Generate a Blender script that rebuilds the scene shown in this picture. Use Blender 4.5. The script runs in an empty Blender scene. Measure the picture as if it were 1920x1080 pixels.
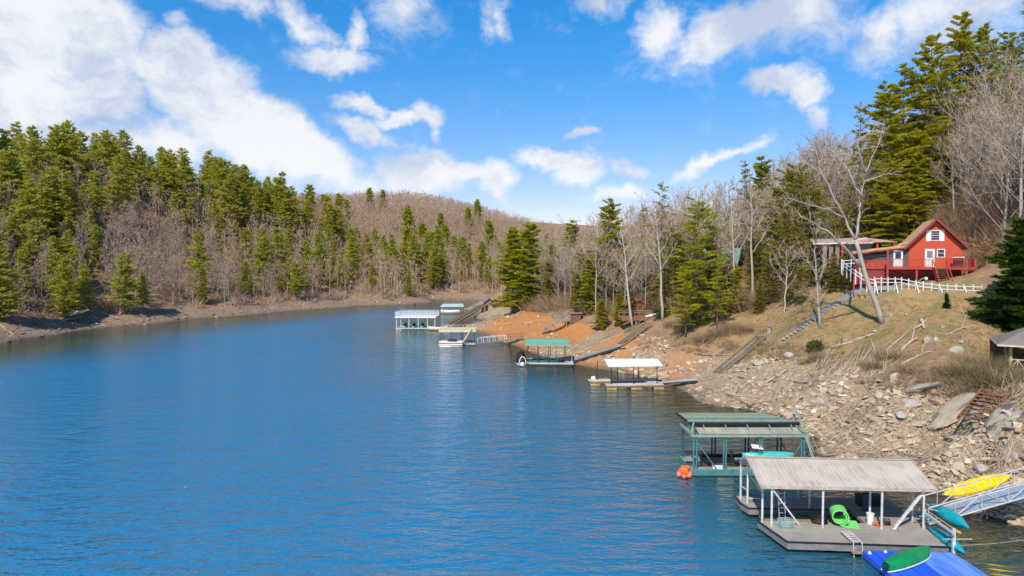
import bpy, math, random
import numpy as np
from mathutils import Vector, Matrix
R = math.radians
scene = bpy.context.scene
col = scene.collection

# ------------------------------------------------------------------ camera, sky, sun, exposure
CAM_H = 15.5
PITCH = math.atan(50/1280)
cd = bpy.data.cameras.new('camera'); cam = bpy.data.objects.new('camera', cd); col.objects.link(cam)
cam.location = (0, 0, CAM_H); cam.rotation_euler = (math.pi/2-PITCH, 0, 0)
cd.sensor_width = 36; cd.lens = 36*1280/1920; cd.clip_start = 0.5; cd.clip_end = 4000
scene.camera = cam
scene.view_settings.view_transform = 'Standard'; scene.view_settings.look = 'None'
scene.view_settings.gamma = 1; scene.view_settings.exposure = 0.66

SUN_AZ, SUN_EL = 202, 46          # compass-like: 0 = +Y, clockwise
sd = bpy.data.lights.new('sun', 'SUN'); so = bpy.data.objects.new('sun', sd); col.objects.link(so)
sv = Vector((math.sin(R(SUN_AZ))*math.cos(R(SUN_EL)), math.cos(R(SUN_AZ))*math.cos(R(SUN_EL)), math.sin(R(SUN_EL))))
so.rotation_euler = sv.to_track_quat('Z', 'Y').to_euler()
so.location = (-60, -60, 90)
sd.energy = 3.4; sd.angle = R(0.55); sd.color = (1.0, 0.94, 0.85)

world = bpy.data.worlds.new('World'); scene.world = world; world.use_nodes = True
wt = world.node_tree; wt.nodes.clear()

class NT:
    """small helper that writes node graphs"""
    def __init__(s, tree): s.t = tree
    def n(s, kind, **kw):
        nd = s.t.nodes.new(kind)
        for k, v in kw.items(): setattr(nd, k, v)
        return nd
    def put(s, sock, v):
        if isinstance(v, bpy.types.NodeSocket): s.t.links.new(v, sock)
        elif v is not None: sock.default_value = v
    def math(s, op, a, b=None, c=None, clamp=False):
        nd = s.n('ShaderNodeMath', operation=op, use_clamp=clamp)
        for i, v in enumerate((a, b, c)): s.put(nd.inputs[i], v)
        return nd.outputs[0]
    def vmath(s, op, a, b=None, sc=None):
        nd = s.n('ShaderNodeVectorMath', operation=op)
        s.put(nd.inputs[0], a); s.put(nd.inputs[1], b)
        if sc is not None: s.put(nd.inputs['Scale'], sc)
        return nd.outputs['Value'] if op in ('LENGTH', 'DOT_PRODUCT') else nd.outputs[0]
    def noise(s, vec, scale, detail=4, rough=.55, dist=0, colour=False):
        nd = s.n('ShaderNodeTexNoise'); s.put(nd.inputs['Vector'], vec)
        nd.inputs['Scale'].default_value = scale; nd.inputs['Detail'].default_value = detail
        nd.inputs['Roughness'].default_value = rough; nd.inputs['Distortion'].default_value = dist
        return nd.outputs['Color' if colour else 'Fac']
    def voro(s, vec, scale, feature='F1', out='Distance', rnd=1):
        nd = s.n('ShaderNodeTexVoronoi', feature=feature); s.put(nd.inputs['Vector'], vec)
        nd.inputs['Scale'].default_value = scale; nd.inputs['Randomness'].default_value = rnd
        return nd.outputs[out]
    def ramp(s, f, a, b, lo=0., hi=1., smooth=True):
        nd = s.n('ShaderNodeMapRange', interpolation_type='SMOOTHSTEP' if smooth else 'LINEAR')
        s.put(nd.inputs[0], f); nd.inputs[1].default_value = a; nd.inputs[2].default_value = b
        nd.inputs[3].default_value = lo; nd.inputs[4].default_value = hi
        return nd.outputs[0]
    def mix(s, f, a, b, mode='MIX'):
        nd = s.n('ShaderNodeMix', data_type='RGBA', blend_type=mode)
        s.put(nd.inputs[0], f)
        for i, v in ((6, a), (7, b)):
            if isinstance(v, (tuple, list)) and len(v) == 3: v = (*v, 1)
            s.put(nd.inputs[i], v)
        return nd.outputs[2]
    def scalevec(s, vec, sc):
        nd = s.n('ShaderNodeMapping'); s.put(nd.inputs[0], vec); nd.inputs['Scale'].default_value = sc
        return nd.outputs[0]

W = NT(wt)
sky = W.n('ShaderNodeTexSky', sky_type='NISHITA')
sky.sun_disc = False; sky.sun_elevation = R(SUN_EL); sky.sun_rotation = R(SUN_AZ)
sky.air_density = 1.0; sky.dust_density = 0.3; sky.ozone_density = 3.0; sky.altitude = 500
hs = W.n('ShaderNodeHueSaturation'); hs.inputs['Saturation'].default_value = 1.18; hs.inputs['Value'].default_value = 1.55
wt.links.new(sky.outputs[0], hs.inputs['Color'])
tc = W.n('ShaderNodeTexCoord').outputs['Generated']
sep = W.n('ShaderNodeSeparateXYZ'); wt.links.new(tc, sep.inputs[0])
az = W.math('ARCTAN2', sep.outputs[0], sep.outputs[1]); el = W.math('ARCSINE', sep.outputs[2])
cmb = W.n('ShaderNodeCombineXYZ'); wt.links.new(az, cmb.inputs[0]); wt.links.new(el, cmb.inputs[1])
ae = cmb.outputs[0]
w1 = W.vmath('SCALE', W.vmath('SUBTRACT', W.noise(ae, 9, 4, .6, colour=True), (.5, .5, .5)), sc=.075)
w2 = W.vmath('SCALE', W.vmath('SUBTRACT', W.noise(ae, 38, 4, .6, colour=True), (.5, .5, .5)), sc=.024)
warp = W.vmath('ADD', W.vmath('ADD', ae, w1), w2)
# each bank of cloud: bearing / height / two radii in 1/1280 radian, turn, thickness
CL = [(40,50,260,130,0,1.5),(180,60,110,110,0,1.2),(30,180,230,110,0,1.2),(200,170,100,75,0,1.1),(90,235,260,40,5,.9),
 (345,125,85,66,20,1.6),(400,190,125,85,25,1.7),(500,250,140,72,28,1.7),(590,300,105,48,25,1.5),(320,270,110,60,0,.9),
 (340,40,24,22,0,.75),(455,18,95,26,15,.7),(575,50,75,30,25,.85),(630,112,85,25,5,1.0),(665,70,22,60,8,.75),
 (685,202,66,16,22,.95),(745,228,60,17,-15,1.0),(802,212,36,26,30,.9),(812,245,13,34,0,.6),(690,252,70,22,30,1.0),
 (790,332,95,42,8,1.1),(880,330,80,24,0,.9),(928,335,50,34,0,1.1),(1050,303,90,24,8,1.1),(1085,330,50,30,0,.95),(640,345,120,26,0,.7),(1170,322,50,17,5,.9),(1080,250,30,9,0,.75),
 (1165,366,75,14,-8,.75),(1340,305,120,16,-20,.85),(1125,8,70,22,0,.8),(930,40,32,50,-15,.75),(765,25,75,75,0,.5),
 (1240,70,55,42,0,.95),(1370,60,130,50,-15,1.2),(1485,20,75,45,0,1.15),(1290,108,50,16,-20,.6),(1640,60,80,52,-25,.8),(1770,30,160,90,0,.75),
 (1455,160,68,24,-8,1.15),(1512,178,38,34,10,1.2),(1524,222,26,36,0,.9),(1440,60,250,70,-5,.5)]
mask = None
for (px, py, rx, ry, rot, s) in CL:
    a = math.atan((px-960)/1280); e = math.atan((490-py)/1280*math.cos(a))
    mp = W.n('ShaderNodeMapping', vector_type='TEXTURE'); wt.links.new(warp, mp.inputs[0])
    mp.inputs['Location'].default_value = (a, e, 0)
    mp.inputs['Rotation'].default_value = (0, 0, R(-rot))
    mp.inputs['Scale'].default_value = (rx/1280*math.cos(a)**1.5*1.25, ry/1280*math.cos(a)*1.3, 1)
    m_ = W.math('MULTIPLY_ADD', W.vmath('LENGTH', mp.outputs[0]), -s, s)
    mask = m_ if mask is None else W.math('MAXIMUM', mask, m_)
other = W.ramp(W.noise(W.scalevec(tc, (1.6, 1.6, 3.0)), 1.6, 5, .6), .60, .80, 0, .45)      # the rest of the sky, out of the picture
outside = W.ramp(W.math('ABSOLUTE', az), .72, 1.0)
mask = W.math('MAXIMUM', mask, W.math('MULTIPLY', W.math('MULTIPLY', other, outside), W.ramp(el, .35, .55, 1, 0)))
fb = W.noise(W.scalevec(ae, (1, 1.35, 1)), 13, 9, .68, .3)
dens = W.ramp(W.math('MULTIPLY_ADD', W.math('SUBTRACT', fb, .5), 1.25, mask), .02, .74)
lightf = W.ramp(W.math('ADD', W.math('MULTIPLY', W.noise(W.scalevec(warp, (1, 1.5, 1)), 7, 6, .6), 1.0), W.ramp(el, .0, .2, .22, 0)), .36, .60)
ccol = W.mix(lightf, (4.7, 5.35, 6.7), (7.9, 7.95, 8.1))
hz = W.ramp(el, 0.0, .42)
skyc = W.mix(hz, W.mix(1.0, hs.outputs[0], (.82, .62, .68), 'MULTIPLY'), W.mix(1.0, hs.outputs[0], (.18, .78, 1.0), 'MULTIPLY'))
final = W.mix(W.math('MULTIPLY', dens, .93), skyc, ccol)
bg = W.n('ShaderNodeBackground'); wt.links.new(final, bg.inputs[0]); bg.inputs[1].default_value = 0.0765
wo = W.n('ShaderNodeOutputWorld'); wt.links.new(bg.outputs[0], wo.inputs[0])

# ------------------------------------------------------------------ projecting helpers: where on the ground a pixel of the photograph lies
cp, sp = math.cos(PITCH), math.sin(PITCH)
def S(px, py, z=0.0):
    """point at height z seen at the pixel"""
    dx, dz = (px-960)/1280, (540-py)/1280
    d = np.array([dx, cp+dz*sp, -sp+dz*cp]); t = (z-CAM_H)/d[2]
    return np.array([d[0]*t, d[1]*t, z])
def GP(px, py, D):
    dx, dz = (px-960)/1280, (540-py)/1280
    d = np.array([dx, cp+dz*sp, -sp+dz*cp]); t = D/d[1]
    return np.array([d[0]*t, D, CAM_H+d[2]*t])
def GZ(px, D, z):
    return np.array([(px-960)/1280*(D*cp+(CAM_H-z)*sp), D, z])
def proj(x, y, z):
    zz = z-CAM_H; f = y*cp-zz*sp; u = y*sp+zz*cp
    f = np.maximum(f, 1e-3)
    return 960+1280*x/f, 540-1280*u/f

# ------------------------------------------------------------------ numpy noise
def _hash(ix, iy, seed):
    h = (ix.astype(np.int64)*374761393 + iy.astype(np.int64)*668265263 + seed*974634777) & 0xffffffff
    h = ((h ^ (h >> 13))*1274126177) & 0xffffffff
    return ((h ^ (h >> 16)) & 0xffff)/65535.0
def vnoise(x, y, seed=0):
    ix, iy = np.floor(x), np.floor(y); fx, fy = x-ix, y-iy
    fx = fx*fx*(3-2*fx); fy = fy*fy*(3-2*fy)
    a = _hash(ix, iy, seed); b = _hash(ix+1, iy, seed); c = _hash(ix, iy+1, seed); d = _hash(ix+1, iy+1, seed)
    return (a*(1-fx)+b*fx)*(1-fy)+(c*(1-fx)+d*fx)*fy
def fbm(x, y, seed=0, octv=4, gain=.5):
    t = 0; a = 1; n = 0
    for i in range(octv):
        t = t+a*vnoise(x*2**i, y*2**i, seed+i); n += a; a *= gain
    return t/n-.5
def sstep(a, b, x):
    t = np.clip((x-a)/(b-a), 0, 1); return t*t*(3-2*t)

# ------------------------------------------------------------------ the lie of the land
leftS = [np.array(p, float) for p in ((-150, -60, 0), (-135, 0, 0), (-118, 60, 0), (-108, 100, 0))] + \
        [S(*p) for p in ((0, 646), (50, 634), (105, 627), (150, 620), (240, 611), (341, 601), (480, 590), (547, 583), (640, 577),
                         (730, 572), (813, 567), (890, 563))]
rightS = [S(*p) for p in ((912, 564), (917, 574), (909, 586), (897, 598), (872, 613), (889, 621), (946, 642), (1000, 662), (1067, 681), (1125, 692),
                          (1173, 700), (1240, 716), (1290, 737), (1335, 760), (1420, 778), (1490, 812), (1520, 846), (1600, 864), (1690, 868),
                          (1740, 905), (1800, 948), (1860, 968), (1925, 985))] + \
         [np.array(p, float) for p in ((32.5, 33, 0), (35, 18, 0), (38, 0, 0), (42, -60, 0))]
ctrl = []
def shore(poly, lakeside, rise, step):
    n = len(poly)
    for i, p in enumerate(poly):
        a, b = poly[max(0, i-1)], poly[min(n-1, i+1)]
        t = (b-a)[:2]; t /= np.linalg.norm(t); nrm = np.array([-t[1], t[0]])*lakeside
        D = max(abs(p[1]), 40); k = max(1., D/70)
        ctrl.append((p[0], p[1], 0.))
        ctrl.append((p[0]+nrm[0]*3.5*k, p[1]+nrm[1]*3.5*k, -.9*k))
        ctrl.append((p[0]-nrm[0]*3.5*k, p[1]-nrm[1]*3.5*k, rise*k))
shore(leftS, -1, .95, 0)
shore(rightS, -1, .85, 0)
for p in ((-60,60,-7),(-40,100,-7),(-20,60,-7),(0,40,-7),(0,85,-6),(-45,140,-6),(-40,180,-5),(-30,215,-4),(-18,20,-7),(14,20,-7),(-75,20,-7),(0,-40,-8),(-70,-50,-8),
          (12,60,-5)): ctrl.append(p)
for g in (  # right bank
    GP(1345,700,84), GP(1430,642,88), GP(1625,540,84), GP(1655,606,74), GP(1840,553,72), GP(1700,541,77), GP(1770,545,75), GP(1700,640,66),
    GP(1560,700,66), GP(1500,740,63), GP(1700,760,54.5), GP(1900,770,46), GP(1800,700,56), GP(1850,610,65), GP(1900,630,68), GP(1900,712,56), GP(1915,700,60), GP(1900,900,42), GP(1800,820,48),
    GP(1620,800,55.5), GP(1640,480,97)+np.array([0,0,0]), GP(1560,520,90), GP(1500,600,84), GP(1400,610,94), GP(1320,630,96), GP(1230,612,106), GP(1190,598,118),
    GP(1340,560,112), GP(1420,540,112), GP(1500,540,104), GP(1080,602,132), GP(1100,640,118), GP(1000,588,160), GP(930,578,190), GP(970,606,152), GP(1040,622,132),
    GZ(1740,84,13.0), GZ(1800,84,13.2), GZ(1700,95,17), GZ(1800,92,18), GZ(1900,80,17), GZ(1980,75,19), GZ(1800,115,28), GZ(1920,105,30), GZ(1650,115,21), GZ(1560,120,20),
    GZ(1480,125,17), GZ(1380,130,14.5), GZ(1250,135,12), GZ(1120,150,9.5), GZ(1060,170,9), GZ(1000,195,8), GZ(950,220,7), GZ(950,245,3),
    (75,60,17), (60,30,10), (80,10,16), (70,-40,12), (110,60,30), (120,130,46), (160,60,48), (170,170,60), (100,180,38), (60,190,24), (25,210,14), (140,-60,38), (48,10,4.5), (46,35,4.5),
    # left hill
    GP(0,606,140), GP(240,582,172), GP(480,570,212), GP(640,562,244), GP(800,559,268), GP(880,557,278),
    GZ(0,165,14), GZ(0,195,30), GZ(0,225,38), GZ(130,230,37), GZ(250,240,34), GZ(250,210,18), GZ(400,285,34), GZ(400,245,17), GZ(550,315,31), GZ(550,270,14), GZ(640,345,31),
    GZ(640,295,13), GZ(700,480,52), GZ(760,480,53), GZ(800,470,49), GZ(850,470,45), GZ(900,470,40), GZ(950,480,35), GZ(1040,500,29), GZ(1150,520,24), GZ(720,350,19), GZ(720,400,32), GZ(820,340,14), GZ(820,400,30),
    GZ(900,330,9), GZ(900,400,24), GZ(1000,330,7), GZ(1000,400,18), GZ(1100,300,8), GZ(1200,320,14), GZ(1400,300,30), GZ(400,360,40), GZ(100,300,42), GZ(550,420,42),
    (-190,120,22), (-190,60,28), (-190,0,28), (-260,60,45), (-260,200,46), (-300,300,46), (-260,420,46), (-160,560,55), (0,620,50), (200,560,40), (320,300,55), (350,0,50), (-350,0,55),
    ): ctrl.append(tuple(g))
ctrl = np.array(ctrl, float)
SC = 100.
def _phi(d2):
    d2 = np.maximum(d2, 1e-12); return .5*d2*np.log(d2)
_P = ctrl[:, :2]/SC
_d = ((_P[:, None]-_P[None])**2).sum(-1)
n_ = len(_P); A = np.zeros((n_+3, n_+3)); A[:n_, :n_] = _phi(_d)+np.eye(n_)*2e-4
A[:n_, n_] = 1; A[:n_, n_+1:] = _P; A[n_:, :n_] = A[:n_, n_:].T
_w = np.linalg.solve(A, np.concatenate([ctrl[:, 2], np.zeros(3)]))
def base_height(x, y):
    x = np.asarray(x, float); y = np.asarray(y, float); sh = x.shape; x = x.ravel()/SC; y = y.ravel()/SC
    out = np.empty(len(x))
    for i in range(0, len(x), 20000):
        xs, ys = x[i:i+20000], y[i:i+20000]
        d2 = (xs[:, None]-_P[None, :, 0])**2+(ys[:, None]-_P[None, :, 1])**2
        out[i:i+20000] = _phi(d2)@_w[:n_]+_w[n_]+xs*_w[n_+1]+ys*_w[n_+2]
    return np.clip(out, -9, 75).reshape(sh)
def veg_line(x, y):
    """height above the water where the bare drawdown bank ends"""
    right = sstep(-25, 5, x)
    near = sstep(110, 60, y)*right
    return (2.5+1.2*fbm(x/9, y/9, 5, 3))*(1-near)+near*(4.6+1.6*fbm(x/7, y/7, 9, 3))
def detail(x, y, z):
    """ledges and gullies"""
    bare = sstep(.0, .5, z)*sstep(1.6, -.3, z-veg_line(x, y))
    q = x*.35+z*1.3+2.2*fbm(x/8, y/8, 3, 3)
    led = (q-np.floor(q)); led = led**3
    d = bare*(.30*led*.8+.55*fbm(x/2.2, y/2.2, 21, 4)+.22*fbm(x/.8, y/.8, 33, 3))
    d = d+sstep(0, 3, z)*.9*fbm(x/14, y/14, 41, 3)*sstep(50, 110, np.hypot(x, y))
    return d
def height(x, y):
    z = base_height(x, y); return z+detail(x, y, z)
def hz_(x, y): return float(height(np.array([x]), np.array([y]))[0])
# ------------------------------------------------------------------ materials
MATS = {}
def new_mat(name):
    m = bpy.data.materials.new(name); m.use_nodes = True; m.node_tree.nodes.clear()
    t = NT(m.node_tree); out = t.n('ShaderNodeOutputMaterial'); return m, t, out
def principled(t, out, colour, rough=.7, metal=0, bump=None, bstr=.3, bdist=.02, spec=None):
    p = t.n('ShaderNodeBsdfPrincipled'); 
    if isinstance(colour, tuple) and len(colour) == 3: colour = (*colour, 1)
    t.put(p.inputs['Base Color'], colour); t.put(p.inputs['Roughness'], rough); p.inputs['Metallic'].default_value = metal
    if spec is not None: p.inputs['Specular IOR Level'].default_value = spec
    if bump is not None:
        b = t.n('ShaderNodeBump'); b.inputs['Strength'].default_value = bstr; b.inputs['Distance'].default_value = bdist
        t.put(b.inputs['Height'], bump); t.put(p.inputs['Normal'], b.outputs[0])
    t.t.links.new(p.outputs[0], out.inputs[0]); return p
def coords(t, kind='Object'): return t.n('ShaderNodeTexCoord').outputs[kind]
def paint(name, c, c2=None, rough=.55, metal=0, scale=3, amt=1., stretch=(1, 1, 1), bstr=.15, grime=.35):
    """worn paint or plain stuff: two tones, blotches of wear and fine grain"""
    if name in MATS: return MATS[name]
    m, t, out = new_mat(name); co = t.scalevec(coords(t), stretch)
    c2 = c2 or tuple(v*.72 for v in c)
    f = t.ramp(t.noise(co, scale, 6, .65), .38, .66)
    base = t.mix(t.math('MULTIPLY', f, amt), c, c2)
    g = t.ramp(t.noise(co, scale*.37, 5, .7), .52, .72)
    base = t.mix(t.math('MULTIPLY', g, grime), base, tuple(v*.45 for v in c2))
    fine = t.noise(co, scale*14, 3, .6)
    principled(t, out, base, rough, metal, fine, bstr, .01)
    MATS[name] = m; return m
def planks(name, c, c2, width=.14, axis=0, rough=.8):
    if name in MATS: return MATS[name]
    m, t, out = new_mat(name); co = coords(t)
    s = t.n('ShaderNodeSeparateXYZ'); t.put(s.inputs[0], co); a = t.math('DIVIDE', s.outputs[axis], width)
    fl = t.math('FLOOR', a); fr = t.math('FRACT', a)
    wn = t.n('ShaderNodeTexWhiteNoise', noise_dimensions='1D'); t.put(wn.inputs['W'], fl)
    st = [3, 3, 3]; st[axis] = 22
    gr = t.noise(t.scalevec(co, tuple(st)), 1, 5, .6)
    base = t.mix(t.math('MULTIPLY_ADD', wn.outputs['Value'], .55, t.math('MULTIPLY', gr, .5)), c, c2)
    gap = t.math('LESS_THAN', fr, .07)
    blot = t.ramp(t.noise(co, .8, 5, .6), .45, .7, 0, .35)
    base = t.mix(blot, base, tuple(v*.5 for v in c2))
    base = t.mix(t.math('MULTIPLY', gap, .75), base, (.02, .018, .015))
    principled(t, out, base, rough, 0, t.math('SUBTRACT', gr, gap), .3, .01)
    MATS[name] = m; return m
def ribbed(name, c, c2, stain, pitch=.23, axis=0, rough=.5, amount=.5):
    """sheet metal with ribs and streaks of rust and dirt that run down the slope"""
    if name in MATS: return MATS[name]
    m, t, out = new_mat(name); co = coords(t)
    s = t.n('ShaderNodeSeparateXYZ'); t.put(s.inputs[0], co)
    fr = t.math('FRACT', t.math('DIVIDE', s.outputs[axis], pitch)); rib = t.ramp(t.math('ABSOLUTE', t.math('SUBTRACT', fr, .5)), .05, .16, 1, 0)
    st = [.35, .35, .35]; st[axis] = 7
    streak = t.ramp(t.noise(t.scalevec(co, tuple(st)), 1.6, 6, .7), .48, .72)
    blot = t.noise(co, .7, 5, .6)
    base = t.mix(t.ramp(blot, .35, .65), c, c2)
    base = t.mix(t.math('MULTIPLY', streak, t.math('MULTIPLY', t.ramp(blot, .3, .6), amount)), base, stain)
    rib2 = t.math('MULTIPLY_ADD', rib, 1.0, t.math('MULTIPLY', blot, .2))
    principled(t, out, base, rough, .0, rib2, .8, .02)
    MATS[name] = m; return m
def leafmat(name, dark, light, warm, trans=.25):
    m, t, out = new_mat(name)
    oi = t.n('ShaderNodeObjectInfo').outputs['Random']
    geo = t.n('ShaderNodeNewGeometry').outputs['Random Per Island']
    co = coords(t, 'Object')
    cl = t.ramp(t.noise(co, .55, 3, .5), .36, .64)
    base = t.mix(t.math('MULTIPLY_ADD', geo, .5, t.math('MULTIPLY', cl, .5)), dark, light)
    base = t.mix(t.math('MULTIPLY', oi, .6), base, warm)
    d = t.n('ShaderNodeBsdfDiffuse'); t.put(d.inputs[0], base)
    tr = t.n('ShaderNodeBsdfTranslucent'); t.put(tr.inputs[0], base)
    mx = t.n('ShaderNodeMixShader'); mx.inputs[0].default_value = trans
    t.t.links.new(d.outputs[0], mx.inputs[1]); t.t.links.new(tr.outputs[0], mx.inputs[2]); t.t.links.new(mx.outputs[0], out.inputs[0])
    MATS[name] = m; return m
def barkmat(name, a, b, rnd):
    m, t, out = new_mat(name); oi = t.n('ShaderNodeObjectInfo').outputs['Random']
    base = t.mix(t.ramp(t.noise(t.scalevec(coords(t), (3, 3, .7)), 2.5, 5, .65), .35, .65), a, b)
    base = t.mix(t.math('MULTIPLY', oi, .7), base, rnd)
    d = t.n('ShaderNodeBsdfDiffuse'); t.put(d.inputs[0], base); t.t.links.new(d.outputs[0], out.inputs[0])
    MATS[name] = m; return m
pineL = leafmat('pine needles', (.330, .340, .026), (.600, .560, .040), (.520, .440, .044), .5)
pineF = leafmat('far pine needles', (.340, .350, .050), (.600, .560, .075), (.510, .440, .090), .5)
hemL = leafmat('olive needles', (.240, .220, .034), (.490, .420, .062), (.400, .320, .085), .5)
darkL = leafmat('dark spruce needles', (.035, .080, .015), (.110, .180, .025), (.090, .120, .030), .35)
shrubL = leafmat('evergreen shrub leaves', (.075, .090, .022), (.170, .175, .045), (.160, .140, .060), .35)
bark = barkmat('grey bark', (.30, .26, .21), (.19, .155, .125), (.36, .31, .26))
paleM = barkmat('pale bark', (.42, .37, .305), (.31, .265, .215), (.46, .41, .345))
pbark = barkmat('pine bark', (.17, .13, .10), (.10, .075, .055), (.22, .18, .15))
twigM = barkmat('twigs', (.48, .355, .26), (.36, .26, .19), (.48, .37, .26))
twigF = barkmat('far twigs', (.49, .345, .25), (.36, .245, .175), (.46, .32, .21))
brushM = barkmat('brown brush', (.34, .22, .145), (.22, .14, .095), (.32, .24, .14))
brushO = barkmat('olive brush', (.24, .19, .10), (.15, .12, .06), (.22, .15, .08))

# ------------------------------------------------------------------ mesh helpers
def tag(o, label=None, cat=None, group=None, kind=None):
    if label: o['label'] = label
    if cat: o['category'] = cat
    if group: o['group'] = group
    if kind: o['kind'] = kind
    return o
def link(name, me, parent=None, loc=None, rot=None):
    o = bpy.data.objects.new(name, me); col.objects.link(o)
    if parent: o.parent = parent
    if loc is not None: o.location = loc
    if rot is not None: o.rotation_euler = rot
    return o
def empty(name, loc=(0, 0, 0), rz=0, label=None, cat=None, group=None):
    o = link(name, None, None, loc, (0, 0, rz)); o.empty_display_size = .3
    return tag(o, label, cat, group)
class MB:
    def __init__(s): s.v = []; s.f = []; s.m = []; s.mi = 0
    def add(s, vs, fs):
        b = len(s.v); s.v.extend([tuple(map(float, p)) for p in vs])
        for f in fs: s.f.append(tuple(i+b for i in f)); s.m.append(s.mi)
        return s
    def box(s, x0, x1, y0, y1, z0, z1):
        return s.add([(x0,y0,z0),(x1,y0,z0),(x1,y1,z0),(x0,y1,z0),(x0,y0,z1),(x1,y0,z1),(x1,y1,z1),(x0,y1,z1)],
                     [(0,3,2,1),(4,5,6,7),(0,1,5,4),(1,2,6,5),(2,3,7,6),(3,0,4,7)])
    def bar(s, p, q, w, h, up=(0, 0, 1)):
        p, q, up = Vector(p), Vector(q), Vector(up); d = (q-p).normalized()
        if abs(d.dot(up)) > .98: up = Vector((0, 1, 0))
        a = d.cross(up).normalized()*w/2; b = a.cross(d).normalized()*h/2
        vs = [p-a-b, p+a-b, p+a+b, p-a+b, q-a-b, q+a-b, q+a+b, q-a+b]
        return s.add(vs, [(0,1,2,3),(4,7,6,5),(0,4,5,1),(1,5,6,2),(2,6,7,3),(3,7,4,0)])
    def tube(s, pts, rad, n=6, cap=True):
        pts = [Vector(p) for p in pts]; rings = []; up = Vector((0, 0, 1))
        for i, p in enumerate(pts):
            d = (pts[min(i+1, len(pts)-1)]-pts[max(i-1, 0)]).normalized()
            a = d.cross(up if abs(d.z) < .95 else Vector((1, 0, 0))).normalized(); b = d.cross(a)
            r = rad[i] if isinstance(rad, (list, tuple)) else rad
            rings.append([p+(a*math.cos(2*math.pi*k/n)+b*math.sin(2*math.pi*k/n))*r for k in range(n)])
        vs = [v for r_ in rings for v in r_]; fs = []
        for i in range(len(pts)-1):
            for k in range(n):
                k2 = (k+1) % n; fs.append((i*n+k, i*n+k2, (i+1)*n+k2, (i+1)*n+k))
        if cap: fs.append(tuple(range(n-1, -1, -1))); fs.append(tuple((len(pts)-1)*n+k for k in range(n)))
        return s.add(vs, fs)
    def cyl(s, x, y, z0, z1, r, n=12, r2=None): return s.tube([(x, y, z0), (x, y, z1)], [r, r2 or r], n)
    def slab(s, poly, z0, z1):
        n = len(poly); vs = [(x, y, z0) for x, y in poly]+[(x, y, z1) for x, y in poly]
        fs = [tuple(range(n-1, -1, -1)), tuple(range(n, 2*n))]+[(i, (i+1) % n, n+(i+1) % n, n+i) for i in range(n)]
        return s.add(vs, fs)
    def sheet(s, p0, p1, p2, p3, th=.05):
        """a plate of thickness th below the quad"""
        p = [Vector(a) for a in (p0, p1, p2, p3)]; nrm = (p[1]-p[0]).cross(p[3]-p[0]).normalized()*th
        vs = p+[a-nrm for a in p]
        return s.add(vs, [(0,1,2,3),(7,6,5,4),(0,4,5,1),(1,5,6,2),(2,6,7,3),(3,7,4,0)])
    def mesh(s, name, mats, smooth=False):
        me = bpy.data.meshes.new(name); me.from_pydata(s.v, [], s.f)
        for m in (mats if isinstance(mats, (list, tuple)) else [mats]): me.materials.append(m)
        me.polygons.foreach_set('material_index', s.m)
        if smooth: me.polygons.foreach_set('use_smooth', [True]*len(s.f))
        me.update(); return me
    def build(s, name, mats, parent=None, loc=None, smooth=False, bevel=0):
        o = link(name, s.mesh(name, mats, smooth), parent, loc)
        if bevel:
            b = o.modifiers.new('bevel', 'BEVEL'); b.width = bevel; b.segments = 2; b.limit_method = 'ANGLE'
        return o
def tris_mesh(name, V, mat, attr=None):
    """V: (n,3,3) triangles, fast"""
    V = np.asarray(V, np.float32); n = len(V); me = bpy.data.meshes.new(name)
    me.vertices.add(n*3); me.vertices.foreach_set('co', V.reshape(-1)); me.loops.add(n*3); me.polygons.add(n)
    me.loops.foreach_set('vertex_index', np.arange(n*3, dtype=np.int32))
    me.polygons.foreach_set('loop_start', np.arange(0, n*3, 3, dtype=np.int32))
    for m in (mat if isinstance(mat, (list, tuple)) else [mat]): me.materials.append(m)
    me.update(calc_edges=True); return me

# ------------------------------------------------------------------ ground and water: polar sheets centred under the camera
angs = np.concatenate([np.linspace(-44, 44, 620), np.linspace(44, 316, 90)[1:-1]]); angs = np.radians(angs)
def radii(r0, r1, k):
    r = [r0]
    while r[-1] < r1: r.append(r[-1]*k)
    return np.array(r)
def polar(rs, an):
    X = rs[:, None]*np.sin(an)[None]; Y = rs[:, None]*np.cos(an)[None]
    nr, na = X.shape; i = np.arange(nr-1)[:, None]*na; j = np.arange(na)[None]; j2 = (j+1) % na
    F = np.stack([i+j, i+j2, i+na+j2, i+na+j], -1).reshape(-1, 4)
    return X.ravel(), Y.ravel(), F
def quads_mesh(name, X, Y, Z, F, mat):
    me = bpy.data.meshes.new(name); me.vertices.add(len(X)); me.vertices.foreach_set('co', np.stack([X, Y, Z], -1).astype(np.float32).ravel())
    n = len(F); me.loops.add(n*4); me.polygons.add(n); me.loops.foreach_set('vertex_index', F.astype(np.int32).ravel())
    me.polygons.foreach_set('loop_start', np.arange(0, n*4, 4, dtype=np.int32)); me.materials.append(mat)
    me.polygons.foreach_set('use_smooth', np.ones(n, bool)); me.update(calc_edges=True); return me
def set_attr(me, name, vals):
    a = me.attributes.new(name, 'FLOAT', 'POINT'); a.data.foreach_set('value', np.asarray(vals, np.float32))

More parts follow.
